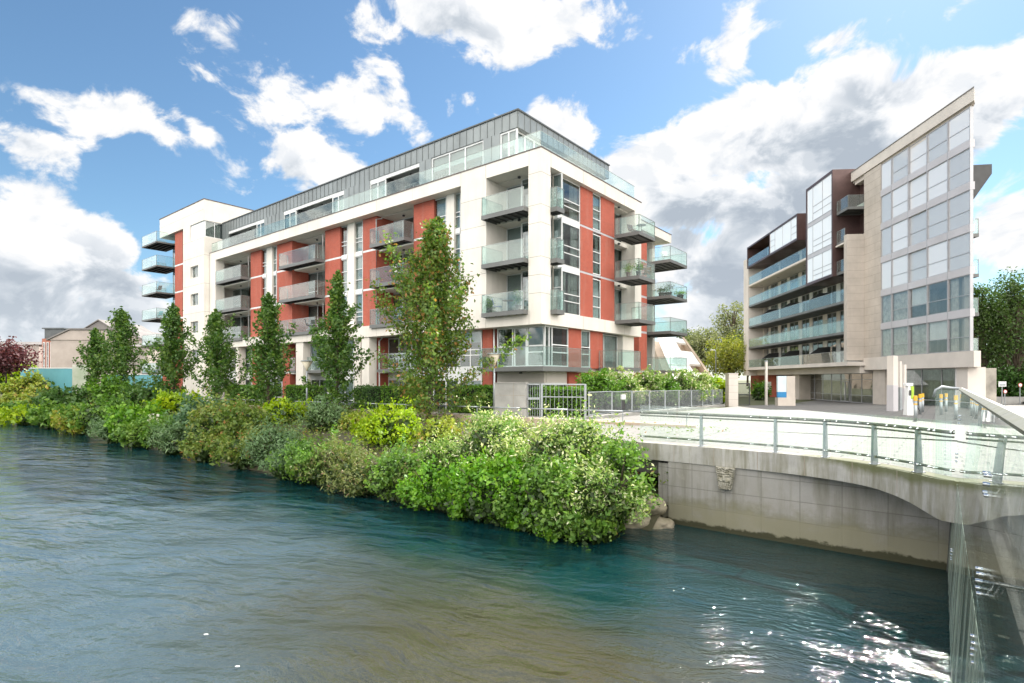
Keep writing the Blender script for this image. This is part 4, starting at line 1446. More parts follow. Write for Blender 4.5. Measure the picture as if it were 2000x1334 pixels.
# top storey with a ribbon window wrapping the corner
tw.box(xt0, X(371, TY), TY, TY + .5, 15.05, 16.75)
tw.box(xt0, xt1 - .35, TY + .5, 1.2, 15.05, 16.75)
roofl = X(312, TY)
tw.box(roofl, xt1, TY, 9.0, 16.75, tz)
tw.box(xt0, xt1 - .3, 6.5, 9.0, 15.05, 16.75)
tw.build('stair_block_wall', M['cream'], bld)
MB().box(roofl - .05, xt1 + .05, TY - .05, 9.05, tz + .002, tz + .08).build('roof_edge', M['copingdark'], bld)
TF = Face('y', TY)
for a, b in wins_z:
    window(bld, TF, xwA + .002, xwB - .002, a + .002, b - .002, .22, mull=(.45,), blind=('blind', .6))
window(bld, TF, X(371, TY) + .002, xt1 - .12, 15.06, 16.74, .1, mull=(.5,), blind=('blind', 1), gm=M['panewhite'])
window(bld, Face('x', xt1 - .1), TY + .15, 6.4, 15.06, 16.74, 0, mull=(.14, .4, .7), blind=('curtains', .2))
jb = MB()
for z in (4.1, 7.1, 10.1, 13.1): jb.box(xt0, xt1, TY - .003, TY, z, z + .025); jb.box(xt1, xt1 + .003, TY, .0, z, z + .025)
for z in (14.95, 17.9): jb.box(xt0 if z < 16 else roofl, xt1, TY - .003, TY, z, z + .02)
jb.build('panel_joints', M['joint'], bld)
lvt = [LV[1], LV[2], LV[3], LV[4], LV[5] + .05, 15.85, 16.75]
for a, b in zip(lvt, lvt[1:-1] + [16.75]):
    if a >= 15.8: continue
    top = min(b, 16.75)
    mb = MB(); mb.box(xb0, xw0, TY + .25, TY + 1.2, a - .02, top - .2); mb.build('brick_panel', M['brick'], bld)
    window(bld, TF, xw0 + .01, xt0 - .01, a + .0, top - .22, .45, trans=(.3, .6), blind=('blind', .8))
mb = MB(); mb.box(xb0, xw0, TY + .25, TY + 1.2, 15.65, 16.74); mb.build('brick_panel', M['brick'], bld)
mb = MB()
for z in lvt[1:5]: mb.box(xb0, xt0, TY + .26, TY + 1.15, z - .198, z - .022)
split(mb, 'floor_band', M['white'], bld)
mb = MB(); mb.box(X(352, .3), xt0, TY + .3, TY + .9, GND, LV[1] - .03); mb.build('brick_panel', M['brick'], bld)
xe = -55.6
for a, b in zip(lvt[:-1], lvt[1:-1] + [16.7]):
    window(bld, Face('y', .9), xe, xb0 - .02, a + .02, min(b, 16.7) - .28, 0, mull=(.5,), blind=rblind(), name='balcony_door', gm=M['pane'])
mb = MB(); mb.box(xe, xt0 - .1, 1.6, 9.0, GND, 16.7); mb.build('interior_wall', M['interior'], bld)
mb = MB()
for z in lvt[:-1]: mb.box(xe, xb0 - .01, .92, 1.7, z - .27, z - .002)
split(mb, 'floor_slab', M['slab'], bld)
for i, z in enumerate(lvt[:-1]):
    balcony(bld, -57.6, -53.0, -1.75, .88, z, ('y0', 'x1', 'x0'), npan={'y0': 3, 'x0': 2, 'x1': 2}, joist='y', th=.17, name='balcony')
# low brick link at the very left
mb = MB(); mb.box(-62, xe - .0, 2.0, 8.0, GND, LV[1] + 1.1); mb.build('low_annexe', M['brick'], bld)
# ---------------------------------------------------------------- stone and glass block on the right
RB = Frame(30.0, 0.0, -math.atan2(.0785, .9969))     # y away from the viewer along the facade, x into the building
rb = thing('glass_fronted_apartment_block', 'pale stone apartment block with a pointed glass-walled end, long glass balconies and brown copper boxes', 'apartment building', (RB.ox, RB.oy, 0), RB.a)
Y = lambda px, x=0.0: RB.y_at(px, x)
G = Face('-x', 0.0)
GR = -2.62
yn, yfr = Y(1894.5), Y(1720.5)
z_lo = [2.04 + 3.06 * i for i in range(6)]; z_hi = [4.53 + 3.06 * i for i in range(5)] + [19.72]
mx = [1894.5, 1851.5, 1811, 1774, 1741.5, 1720.5]
ym = [Y(p) for p in mx]
# plan of the pointed end
tipx = .0
plan_side = [(0.0, yn), (6.0, yn + 12.5)]
# core floors and interior
cr = MB()
cr.prism([(2.6, yn + 7.5), (6.0, yn + 14.5), (12, 83), (2.2, 83)], GR, 19.6)
cr.build('interior_wall', M['interior'], rb)
fs = MB()
for z in z_lo + [19.9]:
    fs.prism([(.12, yn + .3), (5.4, yn + 12), (5.4, 56), (.12, 56)], z - .4, z - .06)
fs.build('floor_slab', M['stonelight'], rb)
# side wall that runs back from the point
mb = MB(); mb.prism([(.25, yn + .25), (6.2, yn + 12.6), (5.9, yn + 12.8), (.1, yn + .7)], .9, 19.8)
mb.build('rear_wall', M['stone'], rb)
# curtain wall
for i in range(6):
    for k in range(5):
        a, b = ym[k], ym[k + 1]
        tr = () if k == 4 else ((1.04 / (z_hi[i] - z_lo[i])),)
        if k == 3: tr = (.40,)
        r = random.random()
        bl = (('blind', 1) if r < .8 else ('curtains', .5)) if i >= 2 else (('curtains', .5) if r < .6 else (('blind', .6) if r < .9 else None))  # upper blinds added to whiten the panes like mirrored cloud
        if k == 0: bl = ('curtains', .35)
        window(rb, G, a + .03, b - .03, z_lo[i], z_hi[i], 0.02 if (k != 2) else .10, trans=tr, bar=.05, fm=M['greyframe'], gm=(M['paneskypaint'] if random.random() < .65 else M['paneskysoft']) if i >= 2 else M['paneref'], blind=bl)
mb = MB()
for i in range(1, 6): mb.box(-.03, .30, yn - .05, yfr, z_hi[i - 1] + .004, z_lo[i] - .004)
split(mb, 'spandrel_band', M['lavender'], rb)
mb = MB()
for y in ym[1:-1]: mb.box(-.045, .12, y - .035, y + .035, z_lo[0], 19.7)
mb.box(-.02, .2, yn - .04, yn + .02, z_lo[0], 19.7)
split(mb, 'mullion', M['greyframe'], rb)
# stone pier beside the glass, in courses
yp = Y(1688)
mb = MB(); mb.box(-.02, 1.4, yfr + .004, yp, 2.0, 19.85); mb.build('stone_pier', M['stone'], rb)
mb = MB(); mb.box(-1.6, 1.3, yp + .004, yp + .6, 1.8, 14.1); mb.build('stone_pier', M['stone'], rb)
jb = MB()
for k in range(24):
    z = 2.4 + k * .74
    if z < 19.6: jb.box(-.024, -.02, yfr + .01, yp - .01, z, z + .018)
    if z < 14.0: jb.box(-1.59, -.03, yp, yp + .004, z, z + .018)
for k in range(24):
    z = 2.4 + k * .74
    y = yfr + (.9 if k % 2 else 1.9)
    if z < 18.9: jb.box(-.024, -.02, y, y + .018, z, z + .74)
jb.build('stone_joints', M['stonejoint'], rb)
# base beam with wrap to the point
mb = MB()
mb.prism([(-.06, Y(1902, -.06)), (.6, yn - .2), (6.4, yn + 12.5), (6.4, 58), (-.06, 58)], .86, 2.02)
mb.build('base_beam', M['stonelight'], rb)
# roof: deep stone fascia with a point
mb = MB()
ytip = Y(1902.5, -.1)
mb.prism([(-.1, ytip), (.35, ytip + .55), (6.6, yn + 12.6), (6.6, Y(1655, -.1)), (-.1, Y(1655, -.1))], 19.93, 20.82)
mb.build('roof_fascia', M['stonelight'], rb)
MB().prism([(-.14, ytip - .06), (6.7, yn + 12.5), (6.7, Y(1654, -.1)), (-.14, Y(1654, -.1))], 20.822, 20.9).build('roof_edge', M['slate'], rb)
mb = MB(); mb.prism([(.1, ytip + .5), (6.4, yn + 12.6), (6.4, 57), (.1, 57)], 19.75, 19.928); mb.build('roof_soffit', M['stone'], rb)

# ---- wing with long balconies
FX = -1.6
wf = [1.62 + 3.04 * i for i in range(6)]
y0w, y1w = yp + .6, Y(1462, FX)
# end stone strip at the far left
mb = MB(); mb.box(FX - .04, 1.6, y1w, Y(1453, FX), .5, 17.8); mb.build('stone_pier', M['stonelight'], rb)
mb = MB(); mb.box(FX - .12, .9, yp + .6 - .9, Y(1452, FX), 1.28, wf[0] + .05)
mb.build('base_fascia', M['stonelight'], rb)
mb = MB(); mb.box(FX + 1.2, 3.0, yp, Y(1448, FX), .55, 1.275); mb.build('base_soffit', M['stonelight'], rb)
W = Face('-x', .9)
yb2a, yb2b = Y(1557, -1.9), Y(1459, -1.9)        # upper copper box
ybx0, ybx1 = 56.3, Y(1574, -1.9)                 # tall copper box


def long_balcony(ya, yb, z, zb, light=False, label=None):
    mb = MB(); mb.box(FX, .85, ya, yb, z - .24, z)
    o = mb.build('long_balcony', M['stonelight'] if light else M['slab'], rb)
    if label: o["label"] = label
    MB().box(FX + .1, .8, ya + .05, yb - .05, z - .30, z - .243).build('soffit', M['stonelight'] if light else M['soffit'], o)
    n = max(1, round((yb - ya) / 1.5))
    pane_run(o, (FX + .05, ya + .05), (FX + .05, yb - .05), z + .02, z + 1.12, n, M['glassrail'])
    MB().obox((FX + .05, ya + .03), (FX + .05, yb - .03), .04, z + 1.122, z + 1.15).build('handrail', M['rail'], o)
    return o


for i in range(5):
    a = y0w + .02
    if i >= 3: a = ybx1 + .05
    if i == 0:
        o = MB().box(FX + .02, .85, a, y1w - .02, wf[0] - .2, wf[0] + .052).build('long_balcony', M['slab'], rb)
        pane_run(o, (FX + .05, a + .05), (FX + .05, y1w - .05), wf[0] + .06, wf[0] + 1.12, 18, M['glassrail'])
        MB().obox((FX + .05, a + .03), (FX + .05, y1w - .03), .04, wf[0] + 1.122, wf[0] + 1.15).build('handrail', M['rail'], o)
    else:
        long_balcony(a, y1w - .02, wf[i], wf[i], light=(i == 4))
    ztop = wf[i + 1] - .32
    # wall behind: doors, windows and pale panels
    yy = y0w + .1; k = 0
    pal = MB()
    while yy < y1w - .6:
        wdt = (2.1, 1.0, 2.6, .8)[k % 4]
        b = min(yy + wdt, y1w - .3)
        if k % 2 == 0:
            window(rb, W, yy + .02, b - .02, wf[i] + .06, ztop, 0, mull=(.5,), bar=.06, fm=M['greyframe'], gm=M['pane'], blind=rblind(), name='balcony_door')
        else:
            pal.box(.88, 1.05, yy, b, wf[i] + .06, ztop)
        yy = b; k += 1
    split(pal, 'pale_wall_panel', M['stonelight'] if i % 2 else M['white'], rb)
    # cross screens between the flats
    for yy in (62.5, 70.5, 77.0):
        mb = MB(); mb.extr([(FX + .15, yy, wf[i] + .06), (.85, yy, wf[i] + .06), (.85, yy, wf[i] + 2.0), (-.4, yy, wf[i] + 1.9), (FX + .15, yy, wf[i] + 1.15)], (0, .05, 0))
        mb.build('privacy_screen', M['dark'] if i % 2 == 0 else M['glassrail'], rb)
    for yy in (58.5, 66, 74, 80):
        mb = MB(); mb.box(-.5, -.2, yy, yy + .14, ztop + .005, ztop + .06); mb.build('soffit_light', M['dark'], rb)
mb = MB(); mb.box(.5, 1.3, y1w - .35, y1w, 1.3, 17); mb.build('end_wall', M['stonelight'], rb)
mb = MB(); mb.box(1.3, 9, y0w, y1w - .1, 1.28, 19.1); mb.build('interior_wall', M['interior'], rb)

# tall copper box
bx = MB()
bz0, bz1 = 10.4, 21.25
t_ = .22
bx.box(-1.9, .6, ybx0, ybx0 + t_, bz0, bz1); bx.box(-1.9, .6, ybx1 - t_, ybx1, bz0, bz1)
bx.box(-1.9, 2.2, ybx0 + t_, ybx1 - t_, bz1 - .25, bz1); bx.box(-1.9, .8, ybx0 + t_, ybx1 - t_, bz0, bz0 + .25)
bx.box(.6, 2.2, ybx0, ybx0 + .2, 13, bz1)
box1 = bx.build('copper_box', M['copper'], rb)
CF = Face('-x', -1.86)
hh = [(10.68, 13.35), (13.75, 16.85), (17.25, 20.97)]
for (a, b) in hh:
    window(rb, CF, ybx0 + t_ + .02, ybx1 - t_ - .02, a, b, 0, mull=(.36, .76), trans={0: (.22, .42), 1: (.22, .42)}, bar=.06, fm=M['greyframe'], gm=M['panewhite'])
mb = MB()
for (a, b), (c, d) in zip(hh, hh[1:]): mb.box(-1.84, -1.6, ybx0 + t_, ybx1 - t_, b + .004, c - .004)
split(mb, 'spandrel_band', M['lavender'], rb)
# upper copper box with an open loggia
bx = MB()
u0, u1 = 16.15, 19.25
ysp = Y(1503, -1.9)
bx.box(-1.9, 1.2, yb2a, yb2a + .2, u0, u1); bx.box(-1.9, 1.2, yb2b - .2, yb2b, u0, u1)
bx.box(-1.9, 1.2, yb2a + .2, yb2b - .2, u1 - .22, u1); bx.box(-1.9, 1.2, yb2a + .2, yb2b - .2, u0, u0 + .25)
bx.box(-1.9, 1.2, ysp, ysp + .12, u0 + .25, u1 - .22)
bx.build('copper_box', M['copper'], rb)
window(rb, CF, yb2a + .22, ysp - .02, u0 + .27, u1 - .24, 0, mull=(.2, .5, .8), trans={0: (.3, .6), 3: (.3, .6)}, bar=.05, fm=M['greyframe'], gm=M['panewhite'])
window(rb, Face('-x', .9), ysp + .15, yb2b - .25, u0 + .27, u1 - .24, 0, mull=(.5,), bar=.06, fm=M['greyframe'], blind=None, name='balcony_door')
lg = MB().box(-1.85, -1.80, ysp + .13, yb2b - .21, u0 + .252, u0 + .27).build('loggia_guard', M['rail'], rb)
pane_run(lg, (-1.83, ysp + .15), (-1.83, yb2b - .23), u0 + .28, u0 + 1.35, 4, M['glassrail'])
# top floor wall and roof of the wing
mb = MB(); mb.box(1.2, 3, ybx1, y1w, 16.5, 19.0); mb.build('upper_wall', M['stonelight'], rb)
# top-floor balcony doors under the box are part of the level-5 balcony
# small stacked balconies between the copper box and the pier
for z in (16.80, 13.75, 10.72):
    fx = -1.52
    balcony(rb, fx, .7, yp + .03 if z > 14 else yp + .62, ybx0 - .04, z, ('x0', 'y0') if z > 14 else ('x0',), npan={'x0': 2, 'y0': 1}, th=.26, name='small_balcony', joist='y')
mb = MB(); mb.box(.75, 1.3, yp + .02, ybx0 + .1, 9.0, 19.9); mb.build('recess_wall', M['copper'], rb)
mb = MB(); mb.box(-1.62, .7, yp + .62, ybx0 - .02, 13.30, 13.46); mb.build('balcony_ceiling', M['stonelight'], rb)

# ---- ground floor
GF = Face('-x', 1.5)
ya, yb = Y(1705, 1.5), Y(1561, 1.5)
n = 8
cells = [k / n for k in range(1, n)]
window(rb, GF, ya, yb, GR + .12, .84, 0, mull=cells, trans=(.24, .73), bar=.07, fm=M['greyframe'], gm=M['paneref'], blind=None, name='shopfront')
dr = MB(); y_d = ya + (yb - ya) * (2.5 / n)
for s_ in (-1, 1):
    a = y_d + (s_ - 1) * .45; 
    dr.box(1.42, 1.5, a, a + .06, GR + .13, GR + 2.4); dr.box(1.42, 1.5, a + .84, a + .9, GR + .13, GR + 2.4)
    dr.box(1.42, 1.5, a + .06, a + .84, GR + 2.3, GR + 2.4); dr.box(1.42, 1.5, a + .06, a + .84, GR + .13, GR + .25)
d_o = dr.build('entrance_door', M['greyframe'], rb)
hb = MB(); hb.tube([(1.38, y_d - .06, GR + .9), (1.38, y_d - .06, GR + 1.6)], .018, 6); hb.tube([(1.38, y_d + .07, GR + .9), (1.38, y_d + .07, GR + 1.6)], .018, 6)
hb.build('handle', M['steel'], d_o)
pane_run(d_o, (1.46, y_d - .84), (1.46, y_d - .06), GR + .25, GR + 2.3, 1, M['paneref'])
pane_run(d_o, (1.46, y_d + .06), (1.46, y_d + .84), GR + .25, GR + 2.3, 1, M['paneref'])
mb = MB(); mb.box(.3, 1.9, Y(1728, .3), Y(1705, .3), GR - .1, .858); mb.build('stone_column', M['stone'], rb)
mb = MB(); mb.box(.2, 1.6, Y(1561, .2), Y(1547, .2), GR - .1, .548); mb.build('stone_column', M['stone'], rb)
mb = MB(); mb.box(.25, 1.5, Y(1890, .25), Y(1868, .25), GR - .1, .858); mb.build('stone_column', M['stonelight'], rb)
window(rb, Face('-x', 1.2), Y(1866, 1.2), Y(1735, 1.2), GR + .12, .84, 0, mull=(.18, .46, .74), trans=(.22,), bar=.07, fm=M['greyframe'], gm=M['pane'], blind=('curtains', .4), name='shopfront')
mb = MB(); mb.box(2.9, 4.2, 43.5, 83, GR, .84); mb.build('interior_wall', M['interior'], rb)
mb = MB(); mb.box(1.0, 1.4, Y(1515, 1.0), Y(1466, 1.0), GR - .1, .546); mb.build('brick_panel', M['brick'], rb)
mb = MB(); mb.box(.98, 1.0, Y(1506, .98), Y(1488, .98), GR + .4, GR + 2.2); mb.build('notice_panel', M['white'], rb)
# balconies and dark eave on the far side of the point
mb = MB()
for i in range(1, 5):
    z = z_lo[i] - .1
    pass
for i, z in enumerate((2.0, 5.1, 8.1, 11.2)):
    bo = balcony(rb, 1.45, 2.55, yn + 2.7, yn + 4.6, z, ('y0', 'x1'), npan={'y0': 1, 'x1': 1}, th=.26, name='small_balcony')
mb = MB(); mb.extr([(1.2, yn + 3.0, 16.55), (4.0, yn + 3.4, 16.75), (4.0, yn + 3.4, 16.0), (1.2, yn + 3.0, 12.2)], (1.6, 6.0, 0)); mb.build('dark_eave', M['dark'], rb)
# ---------------------------------------------------------------- buildings behind
# white terraced block with a sloping side
def slope_block():
    A, B_, C_, D_ = P(1282, 655, 84), P(1338, 663, 80), P(1402, 752, 72), P(1322, 752, 72)
    rt = thing('white_terraced_house', 'white building with a steep sloping side cut by two brown terrace openings', 'house', (B_.x, B_.y, -2.5))
    o = Vector((B_.x, B_.y, -2.5))
    q = lambda u, v: (A + (B_ - A) * u) * (1 - v) + (D_ + (C_ - D_) * u) * v - o
    nrm = (B_ - A).cross(D_ - A).normalized()
    if nrm.z < 0: nrm = -nrm
    us = [0, .30, .60, .93, 1.0]; vs = [0, .10, .30, .58, .76, 1.0]
    holes = {(2, 1), (2, 3)}
    mb = MB()
    for i in range(4):
        for j in range(5):
            if (i, j) in holes or i == 3: continue
            e = 0.0005
            mb.extr([q(us[i], vs[j]), q(us[i + 1], vs[j]), q(us[i + 1], vs[j + 1]), q(us[i], vs[j + 1])], -nrm * .35)
    mb.build('sloping_wall', M['whitewall'], rt)
    mb = MB()
    mb.extr([q(.935, -.02), q(1.0, -.02), q(1.0, 1), q(.935, 1)], nrm * .25)
    mb.build('coping_strip', M['tan'], rt)
    mb = MB()
    for (i, j) in holes:
        a, b, c, d = q(us[i], vs[j]), q(us[i + 1], vs[j]), q(us[i + 1], vs[j + 1]), q(us[i], vs[j + 1])
        s = Vector((0, 2.4, 0))
        mb.poly([b, c, c + s, b + s]); mb.poly([a, d, d + s, a + s]); mb.poly([a + s, b + s, c + s, d + s]); mb.poly([d, c, c + s, d + s])
    mb.build('terrace_recess', M['tan'], rt)
    mb = MB()
    mb.extr([q(0, -.0), q(.93, -.0), q(.93, 1), q(0, 1)], Vector((0, 9, 0)))
    mb.v = [(x, y + 3.0, z - .6) for x, y, z in mb.v]
    mb.build('block_wall', M['tan'], rt)
    mb = MB()
    for v in (.33, .62): mb.extr([q(.02, v), q(.6, v), q(.6, v + .012), q(.02, v + .012)], nrm * .06)
    mb.build('ledge', M['stonelight'], rt)


slope_block()


def box_house(name, label, x0, x1, ytop, ybot, Yd, depth, wallm, roof, side=None, ridge=None, windows=(), ang=0.0, base=-2.6):
    """a house seen end-on: image columns and rows fix its size at its distance"""
    p0, p1 = P(x0, ytop, Yd), P(x1, ytop, Yd)
    rt = thing(name, label, 'house', (p0.x, Yd, base), ang)
    w = p1.x - p0.x; h = p0.z - base
    mb = MB(); mb.box(0, w, 0, depth, 0, h); mb.build('wall', wallm, rt)
    rz = h + (ridge or 2.0)
    if roof == 'gable':           # ridge runs away from the viewer
        mb = MB(); mb.extr([(-.3, -.25, h - .15), (w / 2, -.25, rz), (w + .3, -.25, h - .15), (w + .3, -.25, h), (w / 2, -.25, rz + .25), (-.3, -.25, h)], (0, depth + .5, 0))
        r = mb.build('roof', M['slate'], rt)
        mb = MB(); mb.extr([(0, 0, h), (w, 0, h), (w / 2, 0, rz - .08)], (0, depth, 0)); mb.build('gable', wallm, rt)
    elif roof == 'side':          # ridge runs across the view
        mb = MB(); mb.extr([(-.25, -.3, h - .12), (-.25, depth / 2, rz), (-.25, depth + .3, h - .12)], (w + .5, 0, 0))
        r = mb.build('roof', M['slate'], rt)
    else:                         # half-hipped with a flat top
        mb = MB(); mb.extr([(-.2, -.15, h), (w * .22, -.15, rz), (w * .8, -.15, rz), (w + .2, -.15, h)], (0, depth + .3, 0))
        r = mb.build('gable_wall', wallm, rt)
        mb = MB()
        mb.extr([(-.5, -.35, h - .1), (w * .22, -.35, rz + .08), (w * .22, -.35, rz + .32), (-.5, -.35, h + .12)], (0, depth + .6, 0))
        mb.extr([(w * .22, -.35, rz + .08), (w * .8, -.35, rz + .08), (w * .8, -.35, rz + .32), (w * .22, -.35, rz + .32)], (0, depth + .6, 0))
        mb.extr([(w * .8, -.35, rz + .08), (w + .5, -.35, h - .1), (w + .5, -.35, h + .12), (w * .8, -.35, rz + .32)], (0, depth + .6, 0))
        r = mb.build('roof', M['slate'], rt)
    for (u, z, ww, hh) in windows:
        window(rt, Face('y', 0), u * w, u * w + ww, z, z + hh, -.06, mull=(.5,), blind=None)
    return rt, w, h


h1, w1, hh1 = box_house('gable_house', 'large pale brick house with a mansard end and dark dormers beyond the blue hoarding', 99, 277, 664, 740, 92, 26, M['greybrick'], 'mansard', ridge=1.6)
# dormered red-brick flank of the large house
mb = MB(); mb.box(-2.3, -.01, 1.0, 24, 0, hh1 + .3); fl1 = mb.build('brick_flank', M['brickold'], h1)
for k in range(5):
    y = 2.0 + k * 4.4
    mb = MB(); mb.box(-2.7, .6, y, y + 2.4, hh1 + .0, hh1 + 2.0); mb.box(-3.0, .8, y - .2, y + 2.6, hh1 + 2.0, hh1 + 2.2)
    dmo = mb.build('dormer', M['zincdark'], h1)
for k in range(3):
    window(h1, Face('y', 1.0), -2.1 + k * .62, -1.75 + k * .62, 1.0, hh1 - .3, -.06, trans=(.3, .5, .7), blind=None)
box_house('side_house', 'narrow pale house with a slate roof between the brown terrace and the large gabled house', 48, 76, 672, 740, 100, 20, M['greybrick'], 'side', ridge=2.0, windows=())
box_house('brick_terrace', 'brown brick terrace with a tiled roof behind the red-leaved tree', -70, 47, 686, 740, 118, 12, M['brickold'], 'side', ridge=2.4, windows=((.15, 1.6, 1.3, 1.5), (.45, 1.6, 1.3, 1.5), (.75, 1.6, 1.3, 1.5)))
box_house('ridge_house', 'grey gabled roof rising behind the large pale house', 150, 236, 652, 740, 124, 14, M['slate'], 'gable', ridge=3.0)
box_house('low_brick_house', 'red brick house with white windows between the blue hoarding and the tall white stair block', 286, 350, 690, 750, 84, 9, M['brickold'], 'side', ridge=1.2, windows=((.18, 1.2, 1.2, 1.6), (.55, 1.2, 1.2, 1.6)))
box_house('plain_house', 'plain pale house end seen just left of the white stair block', 228, 288, 676, 750, 80, 10, M['greybrick'], 'side', ridge=.8)

# blue hoarding
hz = thing('blue_hoarding', 'turquoise painted site hoarding with a white top edge behind the bank', 'hoarding', (P(40, 740, 72).x, 72, -2.4))
ox = P(40, 740, 72).x
mb = MB(); wv = P(141, 740, 72).x - ox
for k in range(6): mb.box(wv * k / 6 + .006, wv * (k + 1) / 6, 0, .05, 0, 3.75)
mb.build('blue_board', M['bluewall'], hz)
mb = MB(); mb.box(0, wv, -.03, .08, 3.752, 3.86); mb.build('top_rail', M['white'], hz)
w2 = P(172, 740, 72).x - ox
mb = MB(); mb.box(wv + .05, w2, -.06, .04, .3, 4.25); mb.build('picture_panel', pmat('faded_picture_board', (.62, .60, .55), .6, .3, .35, col2=(.25, .34, .22)), hz)
mb = MB(); mb.box(w2 + .1, P(330, 740, 72).x - ox, 3, 3.06, 0, 2.95); mb.build('blue_board', M['bluewall'], hz)
mb = MB(); mb.box(w2 + .1, P(330, 740, 72).x - ox, 2.97, 3.09, 2.952, 3.04); mb.build('top_rail', M['white'], hz)

# ---------------------------------------------------------------- lamps, rails, walls, fence
def lamp(px, ytop, ybase, Yd, label):
    b = P(px, ybase, Yd); h = P(px, ytop, Yd).z - b.z
    rt = thing('path_lamp', label, 'street lamp', b, 0, 'cone-topped lamps along the riverside path')
    MB().tube([(0, 0, -.1), (0, 0, h - .62)], [.062, .05], 10).build('pole', M['galv'], rt, smooth=True)
    MB().lathe([(.09, 0), (.09, .25), (.065, .28)], 0, 0, 12).build('base_sleeve', M['galv'], rt)
    MB().lathe([(.05, h - .63), (.075, h - .5), (.335, h - .06)], 0, 0, 20).build('lamp_shade', pmat('lamp_diffuser', (.62, .56, .44), .5, .08, 6), rt, smooth=True)
    MB().lathe([(.36, h - .058), (.37, h - .04), (.30, h)], 0, 0, 20).build('lamp_cap', M['galv'], rt)
    return rt


lamp(965, 690, 814, 27.6, 'cone-topped path lamp beside the concrete gate pier')
lamp(599.5, 704, 806, 33.2, 'cone-topped path lamp between two columnar trees in front of the clipped hedge')
lamp(262, 712, 772, 56, 'distant cone-topped path lamp against the blue hoarding')

# handrail on the retaining wall
hr = thing('path_handrail', 'low grey tubular handrail along the riverside path', 'railing', (0, 0, 0))
for i in range(22):
    a, b = BK.w(-.9 - i * 2.6, 9.0), BK.w(-.9 - (i + 1) * 2.6 + .02, 9.0)
    za, zb = gz(0, a.y) + .52, gz(0, b.y) + .52
    MB().tube([(a.x, a.y, za), (b.x, b.y, zb)], .032, 8).build('rail', M['galv'], hr, smooth=True)
    MB().tube([(a.x, a.y, za - .5), (a.x, a.y, za - .02)], .022, 6).build('post', M['galv'], hr)

# concrete gate pier and its gate
def wpt(px, Yd, z=0): p = P(px, 740, Yd); return Vector((p.x, p.y, z))


gp = thing('gate_pier', 'square-faced pale concrete block pier at the end of the riverside path', 'wall', wpt(970, 26.6, -1.9))
o = wpt(970, 26.6)
a, b = wpt(970, 26.6) - o, wpt(1029, 26.1) - o
mb = MB(); mb.obox((a.x, a.y), (b.x, b.y), .5, -.4, 1.68); mb.build('pier_blocks', M['concrete'], gp)
mb = MB()
d_ = Vector((b.x - a.x, b.y - a.y)).normalized(); n_ = Vector((d_.y, -d_.x))
for z in (.55, 1.12): mb.obox((a.x + n_.x * .2515, a.y + n_.y * .2515), (b.x + n_.x * .2515, b.y + n_.y * .2515), .004, z, z + .015)
c = a + (b - a) * .62
mb.obox((c.x + n_.x * .2515 - d_.x * .008, c.y + n_.y * .2515 - d_.y * .008), (c.x + n_.x * .2515 + d_.x * .008, c.y + n_.y * .2515 + d_.y * .008), .004, -.3, 1.68)
mb.build('block_joints', M['stonejoint'], gp)
MB().obox((a.x - d_.x * .03, a.y - d_.y * .03), (b.x + d_.x * .03, b.y + d_.y * .03), .56, 1.682, 1.72).build('cap', M['concrete'], gp)


def bars(par, p0, p1, z0, z1, n, r=.011, mid=None, frame=.03, mat=None):
    mat = mat or M['galv']
    mb = MB()
    mb.tube([(p0[0], p0[1], z1), (p1[0], p1[1], z1)], frame, 6); mb.tube([(p0[0], p0[1], z0), (p1[0], p1[1], z0)], frame, 6)
    for p in (p0, p1): mb.tube([(p[0], p[1], z0), (p[0], p[1], z1)], frame, 6)
    if mid: mb.tube([(p0[0], p0[1], mid), (p1[0], p1[1], mid)], frame * .7, 6)
    mb.build('frame', mat, par)
    mb = MB()
    for k in range(1, n):
        u = k / n; x, y = p0[0] + (p1[0] - p0[0]) * u, p0[1] + (p1[1] - p0[1]) * u
        mb.tube([(x, y, z0), (x, y, z1)], r, 5, caps=False)
    mb.build('bars', mat, par)


gt = thing('metal_gate', 'grey metal gate with vertical bars beside the concrete pier', 'gate', wpt(1031, 26.1, -1.9))
o = wpt(1031, 26.1)
bars(gt, (wpt(1031, 26.1) - o).to_2d(), (wpt(1054, 25.9) - o).to_2d(), .0, 1.63, 5, mid=.95, frame=.028)
MB().box((wpt(1031, 26.1) - o).x, (wpt(1054, 25.9) - o).x, -.24, -.1, .93, 1.03).build('lock_rail', M['galv'], gt)
fp = thing('gate_side_panel', 'wide barred metal panel between the gate and the plaza fence', 'fence', wpt(1058, 25.9, -1.9))
o = wpt(1058, 25.9)
bars(fp, (0, 0), (wpt(1143, 25.3) - o).to_2d(), .0, 1.64, 10, mid=1.06, frame=.036)
for q in (Vector((0, 0)), (wpt(1143, 25.3) - o).to_2d()):
    MB().box(q.x - .05, q.x + .05, q.y - .05, q.y + .05, -.3, 1.66).build('post', M['galv'], fp)

